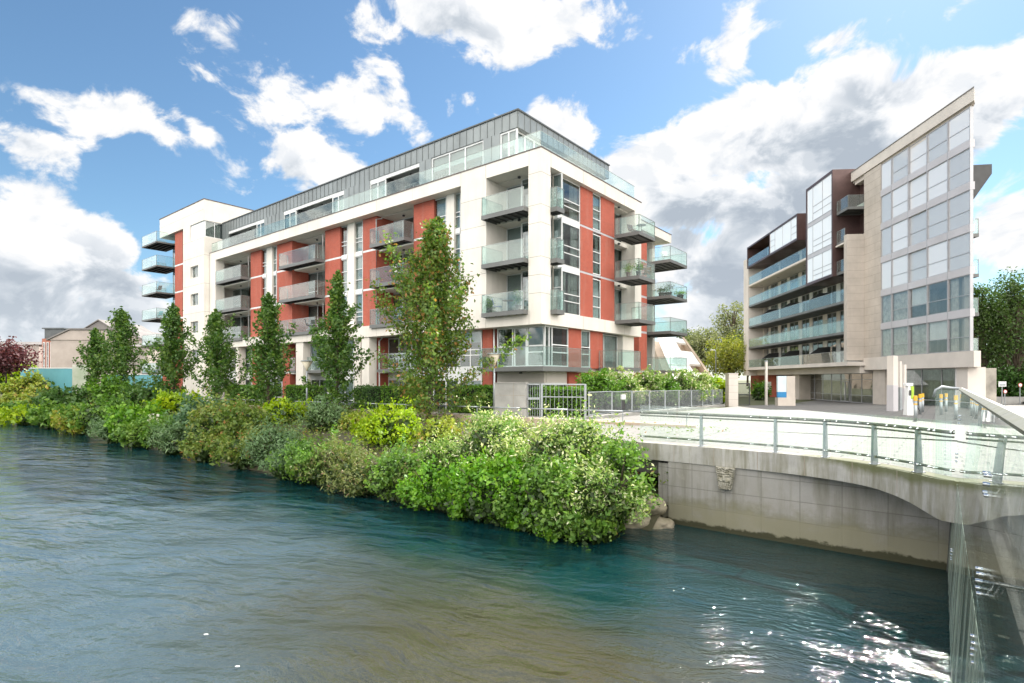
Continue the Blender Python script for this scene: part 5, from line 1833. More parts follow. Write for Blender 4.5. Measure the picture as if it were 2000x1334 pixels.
# fence along the plaza, with its concrete kerb
fa, fb = Vector((3.55, 25.6)), Vector((16.15, 42.6))
fn = thing('plaza_fence', 'grey railing of thin vertical bars on a concrete kerb along the plaza', 'fence', (fa.x, fa.y, -2.0))
N = 9
for k in range(N):
    p, q = (fb - fa) * (k / N), (fb - fa) * ((k + 1) / N)
    yy = fa.y + p.y
    z = gz(0, yy) + 2.0 + .12
    bars(fn, p, q, z + .08, z + 1.12, 19, r=.010, frame=.02)
    MB().box(p.x - .03, p.x + .03, p.y - .03, p.y + .03, z, z + 1.15).build('post', M['galv'], fn)
mb = MB()
for k in range(N):
    p, q = (fb - fa) * (k / N), (fb - fa) * ((k + 1) / N - .0006)
    z = gz(0, fa.y + p.y) + 2.0
    mb.obox((p.x, p.y), (q.x, q.y), .42, z - .35, z + .125)
mb.build('kerb', M['concrete'], fn)
sg = MB(); c = (fb - fa) * .17; sg.box(c.x - .13, c.x + .13, c.y - .08, c.y - .055, .95, 1.2); sg.build('small_sign', M['white'], fn)
sg = MB(); sg.box(c.x - .1, c.x + .1, c.y - .08, c.y - .055, .45, .9); sg.build('meter_box', M['dark'], fn)

# stone pier and dark gate at the end of the fence
sp = P(1429, 740, 43.2)
pr = thing('stone_pillar', 'tall pale stone pillar at the far end of the plaza fence', 'pillar', (sp.x, sp.y, gz(0, 43)))
hh = .38 - gz(0, 43)
mb = MB(); mb.box(-.36, .36, -.36, .36, -.2, hh); mb.build('shaft', M['stonelight'], pr)
mb = MB()
for k in range(4): mb.box(-.3615, .3615, -.3615, .3615, .5 + k * .55, .512 + k * .55)
mb.build('stone_joints', M['stonejoint'], pr)
MB().box(-.39, .39, -.39, .39, hh + .002, hh + .06).build('cap', M['stonelight'], pr)
a = P(1440, 740, 43.4); b = P(1464, 740, 44.2)
dg = thing('dark_mesh_gate', 'dark see-through metal gate beside the stone pillar', 'gate', (a.x, a.y, gz(0, 43.5)))
bars(dg, (0, 0), (b - a).to_2d(), .05, 1.75, 14, r=.012, mid=.9, frame=.04, mat=M['dark'])

# ---------------------------------------------------------------- plaza furniture
def at(px, py_base, name, label, cat, group=None, Yd=None):
    Yv = Yd
    if Yv is None:
        Yv = 30
        for _ in range(20): Yv = -gz(0, Yv) * FPX / (py_base - HY)
    p = P(px, 740, Yv)
    return thing(name, label, cat, (p.x, p.y, gz(0, Yv)), 0, group), Yv


# information totem: pale panel with a blue band on a stone plinth
tt, Yv = at(1536, 797, 'information_totem', 'upright information totem with a pale glass face and a blue band', 'sign', Yd=44)
s = Yv / FPX
mb = MB(); mb.box(-17 * s, 17 * s, -.05, .45, 0, 16 * s); mb.build('plinth', M['stone'], tt)
mb = MB(); mb.box(0.5 * s, 17 * s, .0, .4, 16 * s + .002, 58 * s); mb.build('stone_back', M['stone'], tt)
mb = MB(); mb.box(-17 * s, .4 * s, .02, .2, 27 * s, 58 * s); mb.build('pale_panel', M['signpale'], tt)
mb = MB(); mb.box(-17 * s, .4 * s, .015, .2, 16 * s + .002, 27 * s - .003); mb.build('blue_band', M['signblue'], tt)

# slender lighting column in front of the block
cl, Yv = at(1496.5, 795, 'slender_lamp_column', 'slender square lighting column in front of the long balconies', 'lamp post', Yd=46)
s = Yv / FPX
hh = 88 * s + (gz(0, Yv) * 0)
MB().box(-.085, .085, -.085, .085, -.05, 3.6 - .002).build('column', M['stonelight'], cl)
MB().box(-.095, .095, -.095, .095, 3.6, 3.72).build('lamp_head', M['galv'], cl)

# group of tall light pillars
pil = [(1743, 695, 806, 34.0, .42, 'tallest pale square pillar of the cluster beside the charging point'),
       (1757.5, 706, 803, 35.5, .18, 'slim grey pillar second in the cluster beside the charging point'),
       (1765.5, 712, 800, 37.0, .22, 'shorter pale pillar rightmost in the cluster beside the charging point')]
for px, yt, ybm, Yd, wd, lab in pil:
    b = P(px, 740, Yd); z0 = gz(0, Yd); zt = P(px, yt, Yd).z
    r_ = thing('light_pillar', lab, 'pillar', (b.x, b.y, z0), R(20), 'cluster of tall pillars on the plaza')
    zm = (zt - z0) * .47
    MB().box(-wd / 2, wd / 2, -wd / 2, wd / 2, -.1, zm).build('lower_shaft', M['galv'] if wd < .2 else M['lavender'], r_)
    MB().box(-wd / 2 + .01, wd / 2 - .01, -wd / 2 + .01, wd / 2 - .01, zm + .002, zt - z0).build('upper_shaft', M['stonelight'], r_)

# charging point
ev, Yv = at(1775, 808, 'charging_point', 'white and lime green electric charging point with a hanging cable', 'charging point', Yd=29)
s = Yv / FPX
hh = 50 * s + .35
mb = MB(); mb.hexa([(-.2, -.16, 0), (.2, -.16, 0), (.2, .16, 0), (-.2, .16, 0), (-.11, -.11, hh - .16), (.11, -.11, hh - .16), (.11, .11, hh - .16), (-.11, .11, hh - .16)])
mb.build('body', M['white'], ev, bevel=.015)
MB().box(-.21, .14, -.14, .14, hh - .158, hh).build('head', M['white'], ev, bevel=.02)
MB().box(.02, .15, -.165, -.115, hh * .52, hh - .17).build('green_panel', M['lime'], ev)
MB().box(-.1, .0, -.19, -.17, hh * .62, hh * .78).build('screen', M['dark'], ev)
pts_ = [(.15, -.17, .78)] + [(.15 + .28 * math.sin(k * .39), -.2, .72 - .5 * math.sin(k * .39)) for k in range(1, 8)] + [(.12, -.2, .8)]
MB().tube(pts_, .02, 6).build('cable', M['dark'], ev, smooth=True)
MB().tube([(.15, -.16, .95), (.17, -.24, .8), (.15, -.2, .72)], [.05, .05, .03], 8).build('plug', M['dark'], ev, smooth=True)
kb, Yv = at(1764, 800, 'electrical_cabinet', 'low grey cabinet behind the light pillars', 'cabinet', Yd=38)
MB().box(-.35, .35, -.2, .2, 0, 1.0).build('body', M['galv'], kb, bevel=.02)
MB().box(-.38, .38, -.23, .23, 1.002, 1.05).build('lid', M['galv'], kb)

# yellow-topped bollards
bl = [(1788, 816, 24.5, 'nearest'), (1797, 800, 30, ''), (1802, 796, 32.5, ''), (1838, 802, 29.5, ''), (1848, 795, 33.0, ''), (1867, 808, 25.5, ''), (1879, 803, 29, '')]
labs = ['yellow-topped steel bollard right beside the charging point', 'yellow-topped bollard second in the row past the charging point', 'yellow-topped bollard third and farthest in the row past the charging point',
        'yellow-topped bollard seen through the glass left of the parapet end', 'tall yellow-topped bollard just behind the parapet end panel', 'short yellow-topped bollard low behind the parapet end', 'yellow-topped bollard nearest the road side of the parapet end']
for (px, yb, Yd, _), lab in zip(bl, labs):
    p = P(px, 740, Yd)
    r_ = thing('bollard', lab, 'bollard', (p.x, p.y, gz(0, Yd)), 0, 'yellow-topped bollards on the plaza')
    MB().tube([(0, 0, -.05), (0, 0, .88)], .07, 12).build('post', M['galv'], r_, smooth=True)
    MB().tube([(0, 0, .882), (0, 0, 1.10)], .076, 12).build('yellow_cap', M['yellow'], r_)
    MB().tube([(0, 0, .70), (0, 0, .76)], .073, 12).build('yellow_band', M['yellow'], r_)

# road signs and traffic cones by the trees
def sign(px, py0, py1, ybase, Yd, label, kind):
    p = P(px, 740, Yd); z0 = gz(0, Yd)
    r_ = thing('road_sign', label, 'sign', (p.x, p.y, z0), 0)
    zt, zb = P(px, py0, Yd).z - z0, P(px, py1, Yd).z - z0
    MB().tube([(0, 0.05, -.1), (0, .05, zt)], .035, 8).build('pole', M['galv'], r_)
    hgt = zt - zb
    if kind == 'rect':
        MB().box(-hgt * .75, hgt * .75, 0, .02, zb, zt).build('plate', M['white'], r_)
        MB().box(-hgt * .6, hgt * .6, -.006, -.001, zb + hgt * .15, zb + hgt * .5).build('dark_legend', M['galv'], r_)
    else:
        mb = MB(); mb.tube([(0, -.0, (zt + zb) / 2), (0, .02, (zt + zb) / 2)], hgt / 2, 20); mb.build('plate', M['red'], r_)
        mb = MB(); mb.tube([(0, -.008, (zt + zb) / 2), (0, -.002, (zt + zb) / 2)], hgt / 2 * .74, 20); mb.build('white_disc', M['white'], r_)
    return r_


sign(1958, 745, 755, 780, 48, 'white rectangular road sign in front of the dark trees', 'rect')
sign(1963.5, 761, 768.5, 780, 46, 'round red-rimmed road sign below the white rectangular one', 'round')
sign(1993, 748, 756, 780, 49, 'round red-rimmed road sign at the right edge in front of the trees', 'round')
# street lamp far off
sl = thing('street_lamp', 'tall thin street lamp in front of the far trees', 'street lamp', P(1398, 740, 78) + Vector((0, 0, -2.5)))
hh = P(0, 684, 78).z + 2.5
MB().tube([(0, 0, -.1), (0, 0, hh - .1), (-.15, 0, hh)], [.09, .06, .05], 8).build('pole', M['galv'], sl, smooth=True)
MB().box(-.75, -.1, -.09, .09, hh - .03, hh + .07).build('lamp_head', M['white'], sl, bevel=.03)
# low far-off wall under the right-hand trees
fw = MB(); a = P(1902, 740, 54); fw.box(a.x + 1, a.x + 30, 54, 54.4, -2.6, -1.75)
tag(fw.build('boundary_wall', M['concrete']), 'low grey boundary wall under the dark trees by the road', 'wall')
# ---------------------------------------------------------------- vegetation
def leaf_mesh(name, pts, sizes, mat, parent=None, loc=None, aspect=.55, up=.0, nrm=None, droop=0.0, extra=None, smooth=False):
    """many leaf-sized faces; each leaf is a small folded blade of its own"""
    pts = np.asarray(pts, dtype=np.float64); n = len(pts)
    sizes = np.broadcast_to(np.asarray(sizes, dtype=np.float64), (n,))
    N = rng.normal(size=(n, 3)); N[:, 2] += up
    if nrm is not None: N = N * .75 + nrm * 1.1
    N /= np.linalg.norm(N, axis=1, keepdims=True) + 1e-9
    A = rng.normal(size=(n, 3)); A[:, 2] -= droop
    A -= N * np.sum(A * N, axis=1, keepdims=True)
    A /= np.linalg.norm(A, axis=1, keepdims=True) + 1e-9
    B = np.cross(N, A)
    l = sizes[:, None] * .5; w = l * aspect
    V = np.empty((n, 4, 3))
    V[:, 0] = pts - A * l; V[:, 1] = pts + B * w + N * w * .25 + A * l * .1; V[:, 2] = pts + A * l; V[:, 3] = pts - B * w + N * w * .25 + A * l * .1
    V = V.reshape(-1, 3)
    F = np.arange(n * 4, dtype=np.int32).reshape(-1, 4)
    nv = n * 4
    loops = F.reshape(-1); starts = np.arange(n, dtype=np.int32) * 4; tot = np.full(n, 4, np.int32)
    if extra is not None:         # another mesh builder's faces (twigs, core) in the same object
        pass
    me = bpy.data.meshes.new(name)
    me.vertices.add(nv); me.vertices.foreach_set("co", V.astype(np.float32).reshape(-1))
    me.loops.add(len(loops)); me.loops.foreach_set("vertex_index", loops)
    me.polygons.add(n); me.polygons.foreach_set("loop_start", starts)
    try: me.polygons.foreach_set("loop_total", tot)
    except Exception: pass
    me.update(calc_edges=True); me.validate()
    me.materials.append(mat)
    o = bpy.data.objects.new(name, me); COL.objects.link(o)
    if loc is not None: o.location = loc
    if parent: o.parent = parent
    return o


LF = {
    'hornbeam': leafmat('hornbeam_leaves', (.038, .105, .018), (.075, .175, .026), (.19, .29, .045), .42),
    'hornbeam_rust': leafmat('hornbeam_turning_leaves', (.060, .140, .020), (.115, .21, .028), (.25, .31, .05), .42, (.38, .20, .06), .10),
    'yew': leafmat('clipped_hedge_leaves', (0.048, 0.135, 0.008), (0.083, 0.205, 0.009), (0.142, 0.282, 0.012), .3),
    'darkhedge': leafmat('dark_hedge_leaves', (0.026, 0.079, 0.014), (0.044, 0.123, 0.017), (0.077, 0.175, 0.019), .3),
    'lime': leafmat('lime_green_leaves', (0.160, 0.289, 0.004), (0.272, 0.417, 0.004), (0.415, 0.512, 0.004), .42),
    'yellow': leafmat('yellow_green_leaves', (.16, .24, .022), (.26, .33, .035), (.40, .42, .07), .42, (.5, .34, .08), .05),
    'mid': leafmat('mid_green_leaves', (.060, .150, .020), (.115, .245, .030), (.22, .35, .050), .40),
    'dark': leafmat('dark_green_leaves', (.030, .085, .018), (.060, .145, .026), (.12, .21, .040), .36),
    'grey': leafmat('grey_green_leaves', (.085, .165, .070), (.14, .245, .105), (.23, .34, .155), .36),
    'blue': leafmat('blue_green_leaves', (.060, .14, .070), (.10, .20, .10), (.17, .27, .14), .36),
    'rust': leafmat('rust_tinted_leaves', (.080, .155, .022), (.145, .225, .034), (.26, .28, .055), .38, (.38, .19, .07), .045),
    'brownish': leafmat('tangled_brown_green_leaves', (.085, .125, .034), (.15, .195, .050), (.25, .26, .085), .36, (.27, .17, .10), .07),
    'variegated': leafmat('variegated_leaves', (.085, .19, .030), (.17, .30, .055), (.40, .46, .15), .40, (.74, .74, .50), .20),
    'ivy': leafmat('ivy_leaves', (0.052, 0.168, 0.010), (0.108, 0.282, 0.010), (0.225, 0.401, 0.021), .36),
    'photinia': leafmat('pale_tipped_leaves', (.085, .19, .026), (.17, .29, .05), (.36, .43, .15), .36, (.68, .62, .50), .14),
    'red': leafmat('purple_beech_leaves', (0.046, 0.013, 0.018), (0.091, 0.023, 0.031), (0.169, 0.052, 0.058), .3),
    'far': leafmat('far_tree_leaves', (0.052, 0.085, 0.029), (0.091, 0.130, 0.044), (0.169, 0.208, 0.078), .34),
    'farpale': leafmat('pale_far_leaves', (0.117, 0.143, 0.065), (0.195, 0.221, 0.104), (0.325, 0.338, 0.182), .34),
    'willow': leafmat('golden_tree_leaves', (0.131, 0.174, 0.029), (0.232, 0.261, 0.036), (0.392, 0.377, 0.065), .38),
    'deep': leafmat('deep_green_tree_leaves', (0.026, 0.058, 0.014), (0.051, 0.102, 0.020), (0.102, 0.181, 0.032), .42),
    'pink': leafmat('pink_petals', (.55, .12, .20), (.68, .22, .32), (.75, .36, .42), .4),
    'white': leafmat('white_petals', (.70, .68, .62), (.78, .75, .68), (.82, .80, .76), .4),
    'inner': leafmat('painted_shade_inner_leaves', (.016, .035, .008), (.030, .062, .012), (.055, .10, .02), .2),  # darker than the outer leaves: interior shade painted into the green
    'core': pmat('painted_shade_core', (.012, .018, .006), .95, .3, 4),  # near-black so that gaps read as depth, shade put into the colour
}


def noise_blob(c, r, seed, amp=.25, sub=3, fr=1.4):
    bm = bmesh.new(); bmesh.ops.create_icosphere(bm, subdivisions=sub, radius=1)
    mb = MB()
    for v in bm.verts:
        n = mnoise.noise(v.co * fr + Vector((seed, seed * .3, 0))) * amp
        mb.v.append((c[0] + v.co.x * r[0] * (1 + n), c[1] + v.co.y * r[1] * (1 + n), c[2] + v.co.z * r[2] * (1 + n)))
    mb.f = [tuple(v.index for v in f.verts) for f in bm.faces]
    bm.free()
    return mb


def shrub(label, loc, rx, ry, h, kind, n, size, clumps=56, name='shrub', seed=0, group=None, aspect=.55, spread=.20, core=True, spiky=0.0, z0=-.15, cat='shrub', droop=0.0, shoots=.9):
    """a mound of leaf clumps over stems and inner leaves with shade in their colour"""
    rs = np.random.default_rng(seed + 100)
    rt = thing(name, label, cat, loc, 0, group)
    # clump centres over the upper shell
    th = rs.uniform(0, 2 * math.pi, clumps); zz = rs.uniform(-.25, 1.0, clumps)
    rr = np.sqrt(np.clip(1 - np.clip(zz, 0, 1) ** 2, .02, 1)) * rs.uniform(.5, .98, clumps)
    lump = rs.uniform(.80, 1.12, clumps)
    cc = np.stack([np.cos(th) * rr * rx * lump, np.sin(th) * rr * ry * lump, z0 + (np.clip(zz, -.25, 1) * .5 + .42) * h * np.where(zz > .2, lump, 1)], 1)
    per = n // clumps
    cr = rs.uniform(.5, 1.35, clumps) * spread * (rx + ry + h) / 2.2
    # some clumps sit deep inside so that the mound has a body
    ni = clumps // 4
    cc[:ni] *= np.array([.55, .55, .8])
    P_ = np.repeat(cc, per, 0)
    d = rs.normal(size=P_.shape); d /= np.linalg.norm(d, axis=1, keepdims=True)
    rad = rs.uniform(.35, 1.0, len(P_)) ** .6
    R_ = np.repeat(cr, per)
    P_ = P_ + d * (rad * R_)[:, None] * np.array([1, 1, .85])
    nr = d.copy()
    # stray shoots that break the outline
    ns = int(clumps * shoots)
    tp = []
    for k in range(ns):
        i = rs.integers(0, clumps)
        base = cc[i]; out = np.array([base[0] / rx, base[1] / ry, .9 + rs.uniform(0, .8) + spiky]); out /= np.linalg.norm(out)
        out += rs.normal(size=3) * .35; out /= np.linalg.norm(out)
        ln = cr[i] * rs.uniform(1.1, 1.9 + spiky)
        m_ = 14
        u = rs.uniform(.4, 1, m_)
        tp.append(base + out * (u * ln)[:, None] + rs.normal(size=(m_, 3)) * size * .45)
    if not tp: tp = [cc[:1]]
    T = np.concatenate(tp); P_ = np.concatenate([P_, T]); nr = np.concatenate([nr, rs.normal(size=T.shape)])
    sz = size * np.clip(rs.lognormal(-.08, .38, len(P_)), .35, 2.0)
    keep = P_[:, 2] > -.9
    leaf_mesh('foliage', P_[keep], sz[keep], LF[kind], rt, aspect=aspect, nrm=nr[keep] * .8, up=.35, droop=droop)
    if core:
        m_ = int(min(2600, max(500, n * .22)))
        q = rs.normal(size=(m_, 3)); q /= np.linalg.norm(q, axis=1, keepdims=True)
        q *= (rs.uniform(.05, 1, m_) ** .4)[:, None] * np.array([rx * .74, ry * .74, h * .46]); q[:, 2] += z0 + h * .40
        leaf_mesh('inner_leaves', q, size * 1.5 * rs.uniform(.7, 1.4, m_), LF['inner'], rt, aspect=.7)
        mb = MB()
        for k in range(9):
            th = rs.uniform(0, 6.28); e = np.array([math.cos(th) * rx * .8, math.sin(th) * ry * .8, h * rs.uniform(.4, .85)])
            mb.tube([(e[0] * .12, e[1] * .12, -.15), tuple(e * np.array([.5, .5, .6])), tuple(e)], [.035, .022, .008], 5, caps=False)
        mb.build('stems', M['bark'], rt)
    return rt


def bank_shrub(label, px, s, wpx, ytop, kind, dens=1.0, seed=0, ry=None, **kw):
    x = BK.x_at(px, s); w = BK.w(x, s)
    r = wpx / 2 * w.y / FPX * 1.08
    zb = lerp(BANK, s)
    h = max(.6, (HY - ytop) / FPX * w.y - zb)
    size = kw.pop('size', max(.10, w.y * .0056))
    n = int(dens * 5.0 * (r * 2) * (h + r) / (size * size * .55) * .8)
    n = max(900, min(n, 17000))
    return shrub(label, (w.x, w.y, zb - .05), r, ry or min(r, 2.0), h, kind, n, size, seed=seed, **kw)


SH = [
    (10, 6.2, 110, 706, 'lime', 'bright lime shrub at the far left edge in front of the hoarding'),
    (60, 5.8, 84, 734, 'yellow', 'yellowish shrub in front of the left end of the blue hoarding'),
    (120, 3.0, 130, 756, 'dark', 'dark green shrub mound below the picture board, by the far water'),
    (35, 2.4, 150, 768, 'yellow', 'pale yellow-green shrub hanging to the water at the left edge'),
    (78, 1.2, 120, 792, 'lime', 'low lime green scrub at the waterline near the left edge'),
    (142, 1.6, 62, 798, 'yellow', 'small yellow leafed plant at the water between two dark mounds'),
    (203, 2.2, 140, 778, 'mid', 'broad mid green mound reaching down to the water'),
    (222, 6.3, 96, 745, 'yew', 'flat topped green juniper below the pair of far columnar trees'),
    (297, 6.0, 100, 750, 'dark', 'spreading dark juniper below the distant path lamp'),
    (268, 2.0, 110, 792, 'ivy', 'fresh green ivy-like mound left of the white flowers'),
    (352, 5.0, 100, 766, 'lime', 'light green grassy shrub behind the blue-green bush'),
    (325, 1.8, 80, 812, 'mid', 'green bush at the water behind the pink flowers'),
    (388, 2.6, 96, 776, 'blue', 'blue-green dense bush right of the pink flowers'),
    (452, 2.7, 150, 782, 'rust', 'large rounded bush with rusty tints on the middle of the bank'),
    (556, 4.8, 84, 776, 'lime', 'bright lime bush in front of the clipped hedge and lamp'),
    (535, 1.9, 130, 822, 'grey', 'feathery grey-green bush bending over the water'),
    (636, 4.4, 92, 778, 'grey', 'tall feathery grey-green bush right of the second path lamp'),
    (622, 1.5, 140, 852, 'mid', 'green waterside bush below the tall feathery one'),
    (695, 4.9, 58, 806, 'yellow', 'small golden bush between the feathery bush and the lime bush'),
    (765, 3.7, 150, 790, 'lime', 'broad lime green bush left of the tallest columnar tree'),
    (720, 1.2, 150, 886, 'brownish', 'tangled brownish scrub low on the bank'),
    (820, 1.2, 130, 912, 'brownish', 'dry looking scrub at the waterline under the lime bush'),
    (856, 4.1, 84, 812, 'yellow', 'yellow and orange leaved plant at the foot of the tallest columnar tree'),
    (884, 2.7, 150, 848, 'variegated', 'cream variegated bush right of the yellow plant'),
    (980, 3.0, 210, 796, 'variegated', 'large cream variegated shrub in front of the concrete gate pier'),
    (905, 1.1, 140, 930, 'ivy', 'yellow-green leafy mound on the water left of the big ivy bush'),
    (978, 1.3, 190, 885, 'ivy', 'big glossy green bush in the middle foreground above the water'),
    (1118, 3.0, 220, 786, 'variegated', 'tall pale variegated shrub in front of the barred gate panel'),
    (1095, 1.4, 190, 890, 'mid', 'dense green bush hanging to the water below the pale variegated shrubs'),
    (1165, 1.7, 170, 880, 'variegated', 'loose variegated bush arching over the river near the wall'),
    (1205, 2.3, 110, 846, 'mid', 'green leaved bush brushing the end of the river wall'),
    (1060, .7, 150, 975, 'ivy', 'low leafy bush trailing into the water'),
    (1150, .6, 140, 985, 'mid', 'lowest bush with bare twigs dipping into the water'),
]
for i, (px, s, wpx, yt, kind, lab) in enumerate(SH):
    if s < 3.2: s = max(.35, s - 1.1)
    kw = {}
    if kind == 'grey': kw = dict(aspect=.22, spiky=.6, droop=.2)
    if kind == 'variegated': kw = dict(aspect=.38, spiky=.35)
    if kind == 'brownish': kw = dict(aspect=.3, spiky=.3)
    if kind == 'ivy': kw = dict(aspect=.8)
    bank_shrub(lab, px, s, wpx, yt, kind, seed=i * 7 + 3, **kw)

# a fringe of low plants hanging over the waterline
FR = [(20, 'mid', 'low green plants at the waterline at the left edge'), (112, 'mid', 'low green fringe at the water below the dark mound'), (165, 'yellow', 'low yellowish fringe at the water left of the broad mound'),
      (238, 'grey', 'low grey-green fringe at the water below the fresh ivy mound'), (285, 'mid', 'low green fringe at the water below the white flowers'), (352, 'grey', 'low silvery fringe at the water right of the pink flowers'),
      (415, 'rust', 'low rust-tinted fringe at the water under the large rounded bush'), (485, 'rust', 'low russet plants at the water right of the rounded bush'), (575, 'grey', 'low feathery plants at the water below the grey-green bush'),
      (655, 'brownish', 'low tangled brown stems at the water left of the lime bush'), (700, 'brownish', 'matted brown growth at the water under the lime bush'), (775, 'mid', 'low green plants at the water left of the yellow-green mound'),
      (845, 'ivy', 'bright low leaves at the water below the yellow plant'), (930, 'ivy', 'glossy low leaves at the water below the big ivy bush'), (1000, 'mid', 'low leaves at the water in the middle foreground')]
for k, (px, kind, lab) in enumerate(FR):
    w = BK.w(BK.x_at(px, .25), .25)
    r = 46 * w.y / FPX * (1.0 + .02 * (k % 3)) + .25
    kw = dict(aspect=.25) if kind in ('grey', 'brownish') else {}
    shrub(lab, (w.x, w.y, -3.62), max(1.0, r), .95, 1.25 + .3 * (k % 2), kind, 4200, max(.10, w.y * .0056), seed=800 + k, name='waterside_plant', clumps=44, spread=.24, **kw)

# ground ivy and weeds that knit the bushes together
pts = []
for k in range(26000):
    x = -62 + 63 * rng.random() ** .7; s = rng.uniform(.2, 8.6)
    w = BK.w(x, s)
    if rng.random() < .3 + .7 * (mnoise.noise(Vector((w.x * .4, w.y * .4, 1))) > -.15):
        pts.append((w.x, w.y, lerp(BANK, s) + abs(rng.normal()) * .2 + .05))
pts = np.array(pts)
gc = leaf_mesh('bank_ground_cover', pts, .05 + pts[:, 1] * .0042, LF['rust'], aspect=.4, up=.8)
gc["kind"] = "stuff"; gc["label"] = 'low weeds and ivy covering the river bank between the bushes'

# bare twigs dipping in the river, and roots
tw = MB()
for k in range(26):
    px = random.uniform(1030, 1190)
    x = BK.x_at(px, .9); w = BK.w(x, .7)
    z = random.uniform(-3.5, -3.1)
    p = [Vector((w.x, w.y, z))]
    d = Vector((random.uniform(-.6, .6), -1, random.uniform(-.5, .1))).normalized()
    for j in range(4):
        d = (d + Vector((random.uniform(-.3, .3), 0, random.uniform(-.25, .12)))).normalized()
        p.append(p[-1] + d * random.uniform(.14, .26))
    tw.tube(p, [.016, .013, .010, .007, .004], 5)
tag(tw.build('bare_twigs', M['twig'], loc=BK.w(0, 0, -3.5)), 'bare pale twigs hanging into the water under the lowest bush', 'twigs')

# flowers on the bank
def flowers(label, px, s, y0, y1, wpx, kind, n, size):
    x = BK.x_at(px, s); w = BK.w(x, s)
    zt, zb = (HY - y0) / FPX * w.y, (HY - y1) / FPX * w.y
    rt = thing('flowering_plant', label, 'flowers', (w.x, w.y, zb))
    pp = []
    st = MB()
    for k in range(9):
        bx, by = rng.normal() * wpx / 3 * w.y / FPX, rng.normal() * .15
        hh = (zt - zb) * rng.uniform(.45, 1)
        st.tube([(bx * .4, by, 0), (bx, by, hh)], .012, 4)
        for j in range(n // 9):
            pp.append((bx + rng.normal() * .07, by + rng.normal() * .07, hh * rng.uniform(.55, 1.02)))
    st.build('stems', M['twig'], rt)
    leaf_mesh('petals', np.array(pp), size, LF[kind], rt, aspect=.9)


flowers('pink flower spikes on the bank beside the blue-green bush', 331, 1.0, 818, 866, 9, 'pink', 120, .17)
flowers('white flowers on the bank left of the pink spikes', 298, .9, 808, 858, 14, 'white', 80, .22)


def columnar(label, px, s, ytop, wpx, kind, n, size, seed, lean=0.0, nbr=80):
    """upright tree: a tapered trunk, steep branches and leaves along them"""
    rs = np.random.default_rng(seed)
    x = BK.x_at(px, s); w = BK.w(x, s)
    zb = lerp(BANK, s) - .1
    H = (HY - ytop) / FPX * w.y - zb
    Rm = wpx / 2 * w.y / FPX * (1.02 if px > 800 else .88)
    rt = thing('columnar_tree', label, 'tree', (w.x, w.y, zb), 0, 'columnar trees along the riverside path')
    tr = MB()
    tp = [Vector((lean * H * f + .05 * math.sin(f * 7 + seed), .05 * math.cos(f * 5 + seed), H * f)) for f in np.linspace(0, .97, 12)]
    tr.tube(tp, [max(.012, .012 * H * (1 - f) ** .8 + .01) for f in np.linspace(0, 1, 12)], 8)
    tr.build('trunk', M['bark'], rt, smooth=True)
    lm = MB(); pts = []; nr = []
    for k in range(nbr):
        f = .025 + .915 * (k / nbr) ** .85
        th = k * 2.399 + rs.uniform(-.4, .4)
        prof = (min(1, .8 + f * 1.6)) * max(0.04, (1 - f)) ** .95 * 1.30
        ln = Rm * prof * rs.uniform(.35, 1.38)
        if rs.random() < .14: ln *= 1.35
        base = tp[min(11, int(f * 11.3))] * 1.0; base = Vector((base.x, base.y, H * f))
        dz = rs.uniform(.9, 1.7) * min(1, .25 + f * 4.5)
        d = Vector((math.cos(th), math.sin(th), dz))
        L_ = ln * 1.0
        end = base + d * L_
        mid = base + Vector((d.x * L_ * .55, d.y * L_ * .55, d.z * L_ * .42))
        if end.z > H: 
            sc = (H - base.z) / max(.01, end.z - base.z); end = base + (end - base) * max(.25, sc)
        lm.tube([base, mid, end], [.022, .014, .006], 5, caps=False)
        m_ = max(8, int(1.3 * n / nbr * (ln / Rm + .3)))
        u = rs.uniform(.12, 1.05, m_) ** .8
        b0, m0, e0_ = np.array(base), np.array(mid), np.array(end)
        q = ((1 - u) ** 2)[:, None] * b0 + (2 * u * (1 - u))[:, None] * m0 + (u ** 2)[:, None] * e0_
        sp = (.04 + .11 * (1 - u * .6)) * Rm * 1.0
        q = q + rs.normal(size=q.shape) * sp[:, None] * np.array([1, 1, .9])
        pts.append(q)
    # spire
    m_ = int(n * .05)
    f = rs.uniform(.78, 1.0, m_)
    pts.append(np.stack([lean * H * f + rs.normal(size=m_) * Rm * .16 * (1.04 - f) * 4, rs.normal(size=m_) * Rm * .16 * (1.04 - f) * 4, H * f], 1))
    lm.build('branches', M['bark'], rt)
    pp = np.concatenate(pts)
    pp = pp[pp[:, 2] > .15]
    leaf_mesh('crown', pp, size * 1.12 * rs.uniform(.65, 1.3, len(pp)), LF[kind], rt, aspect=.6, up=.3)
    return rt


columnar('tallest columnar tree with rust-tinged leaves in front of the white corner of the block', 838, 7.8, 424, 168, 'hornbeam_rust', 17500, .165, 5, lean=.045, nbr=135)
columnar('dark green columnar tree right of the second path lamp', 655, 7.8, 528, 98, 'hornbeam', 6200, .18, 12, lean=.02)
columnar('dark columnar tree left of the second path lamp, second in height to its right neighbour', 525, 7.8, 572, 100, 'hornbeam', 6000, .19, 23)
columnar('columnar tree in front of the left end of the white frame', 424, 7.8, 604, 88, 'hornbeam', 5200, .20, 31, lean=-.01)
columnar('columnar tree in front of the white stair block', 338, 7.8, 592, 84, 'hornbeam', 5200, .22, 44)
columnar('far columnar tree with a pointed top in front of the large pale house', 237, 7.8, 602, 92, 'hornbeam', 4800, .25, 52)
columnar('shorter far columnar tree, leftmost of the row', 186, 7.8, 640, 66, 'hornbeam', 3400, .27, 61)


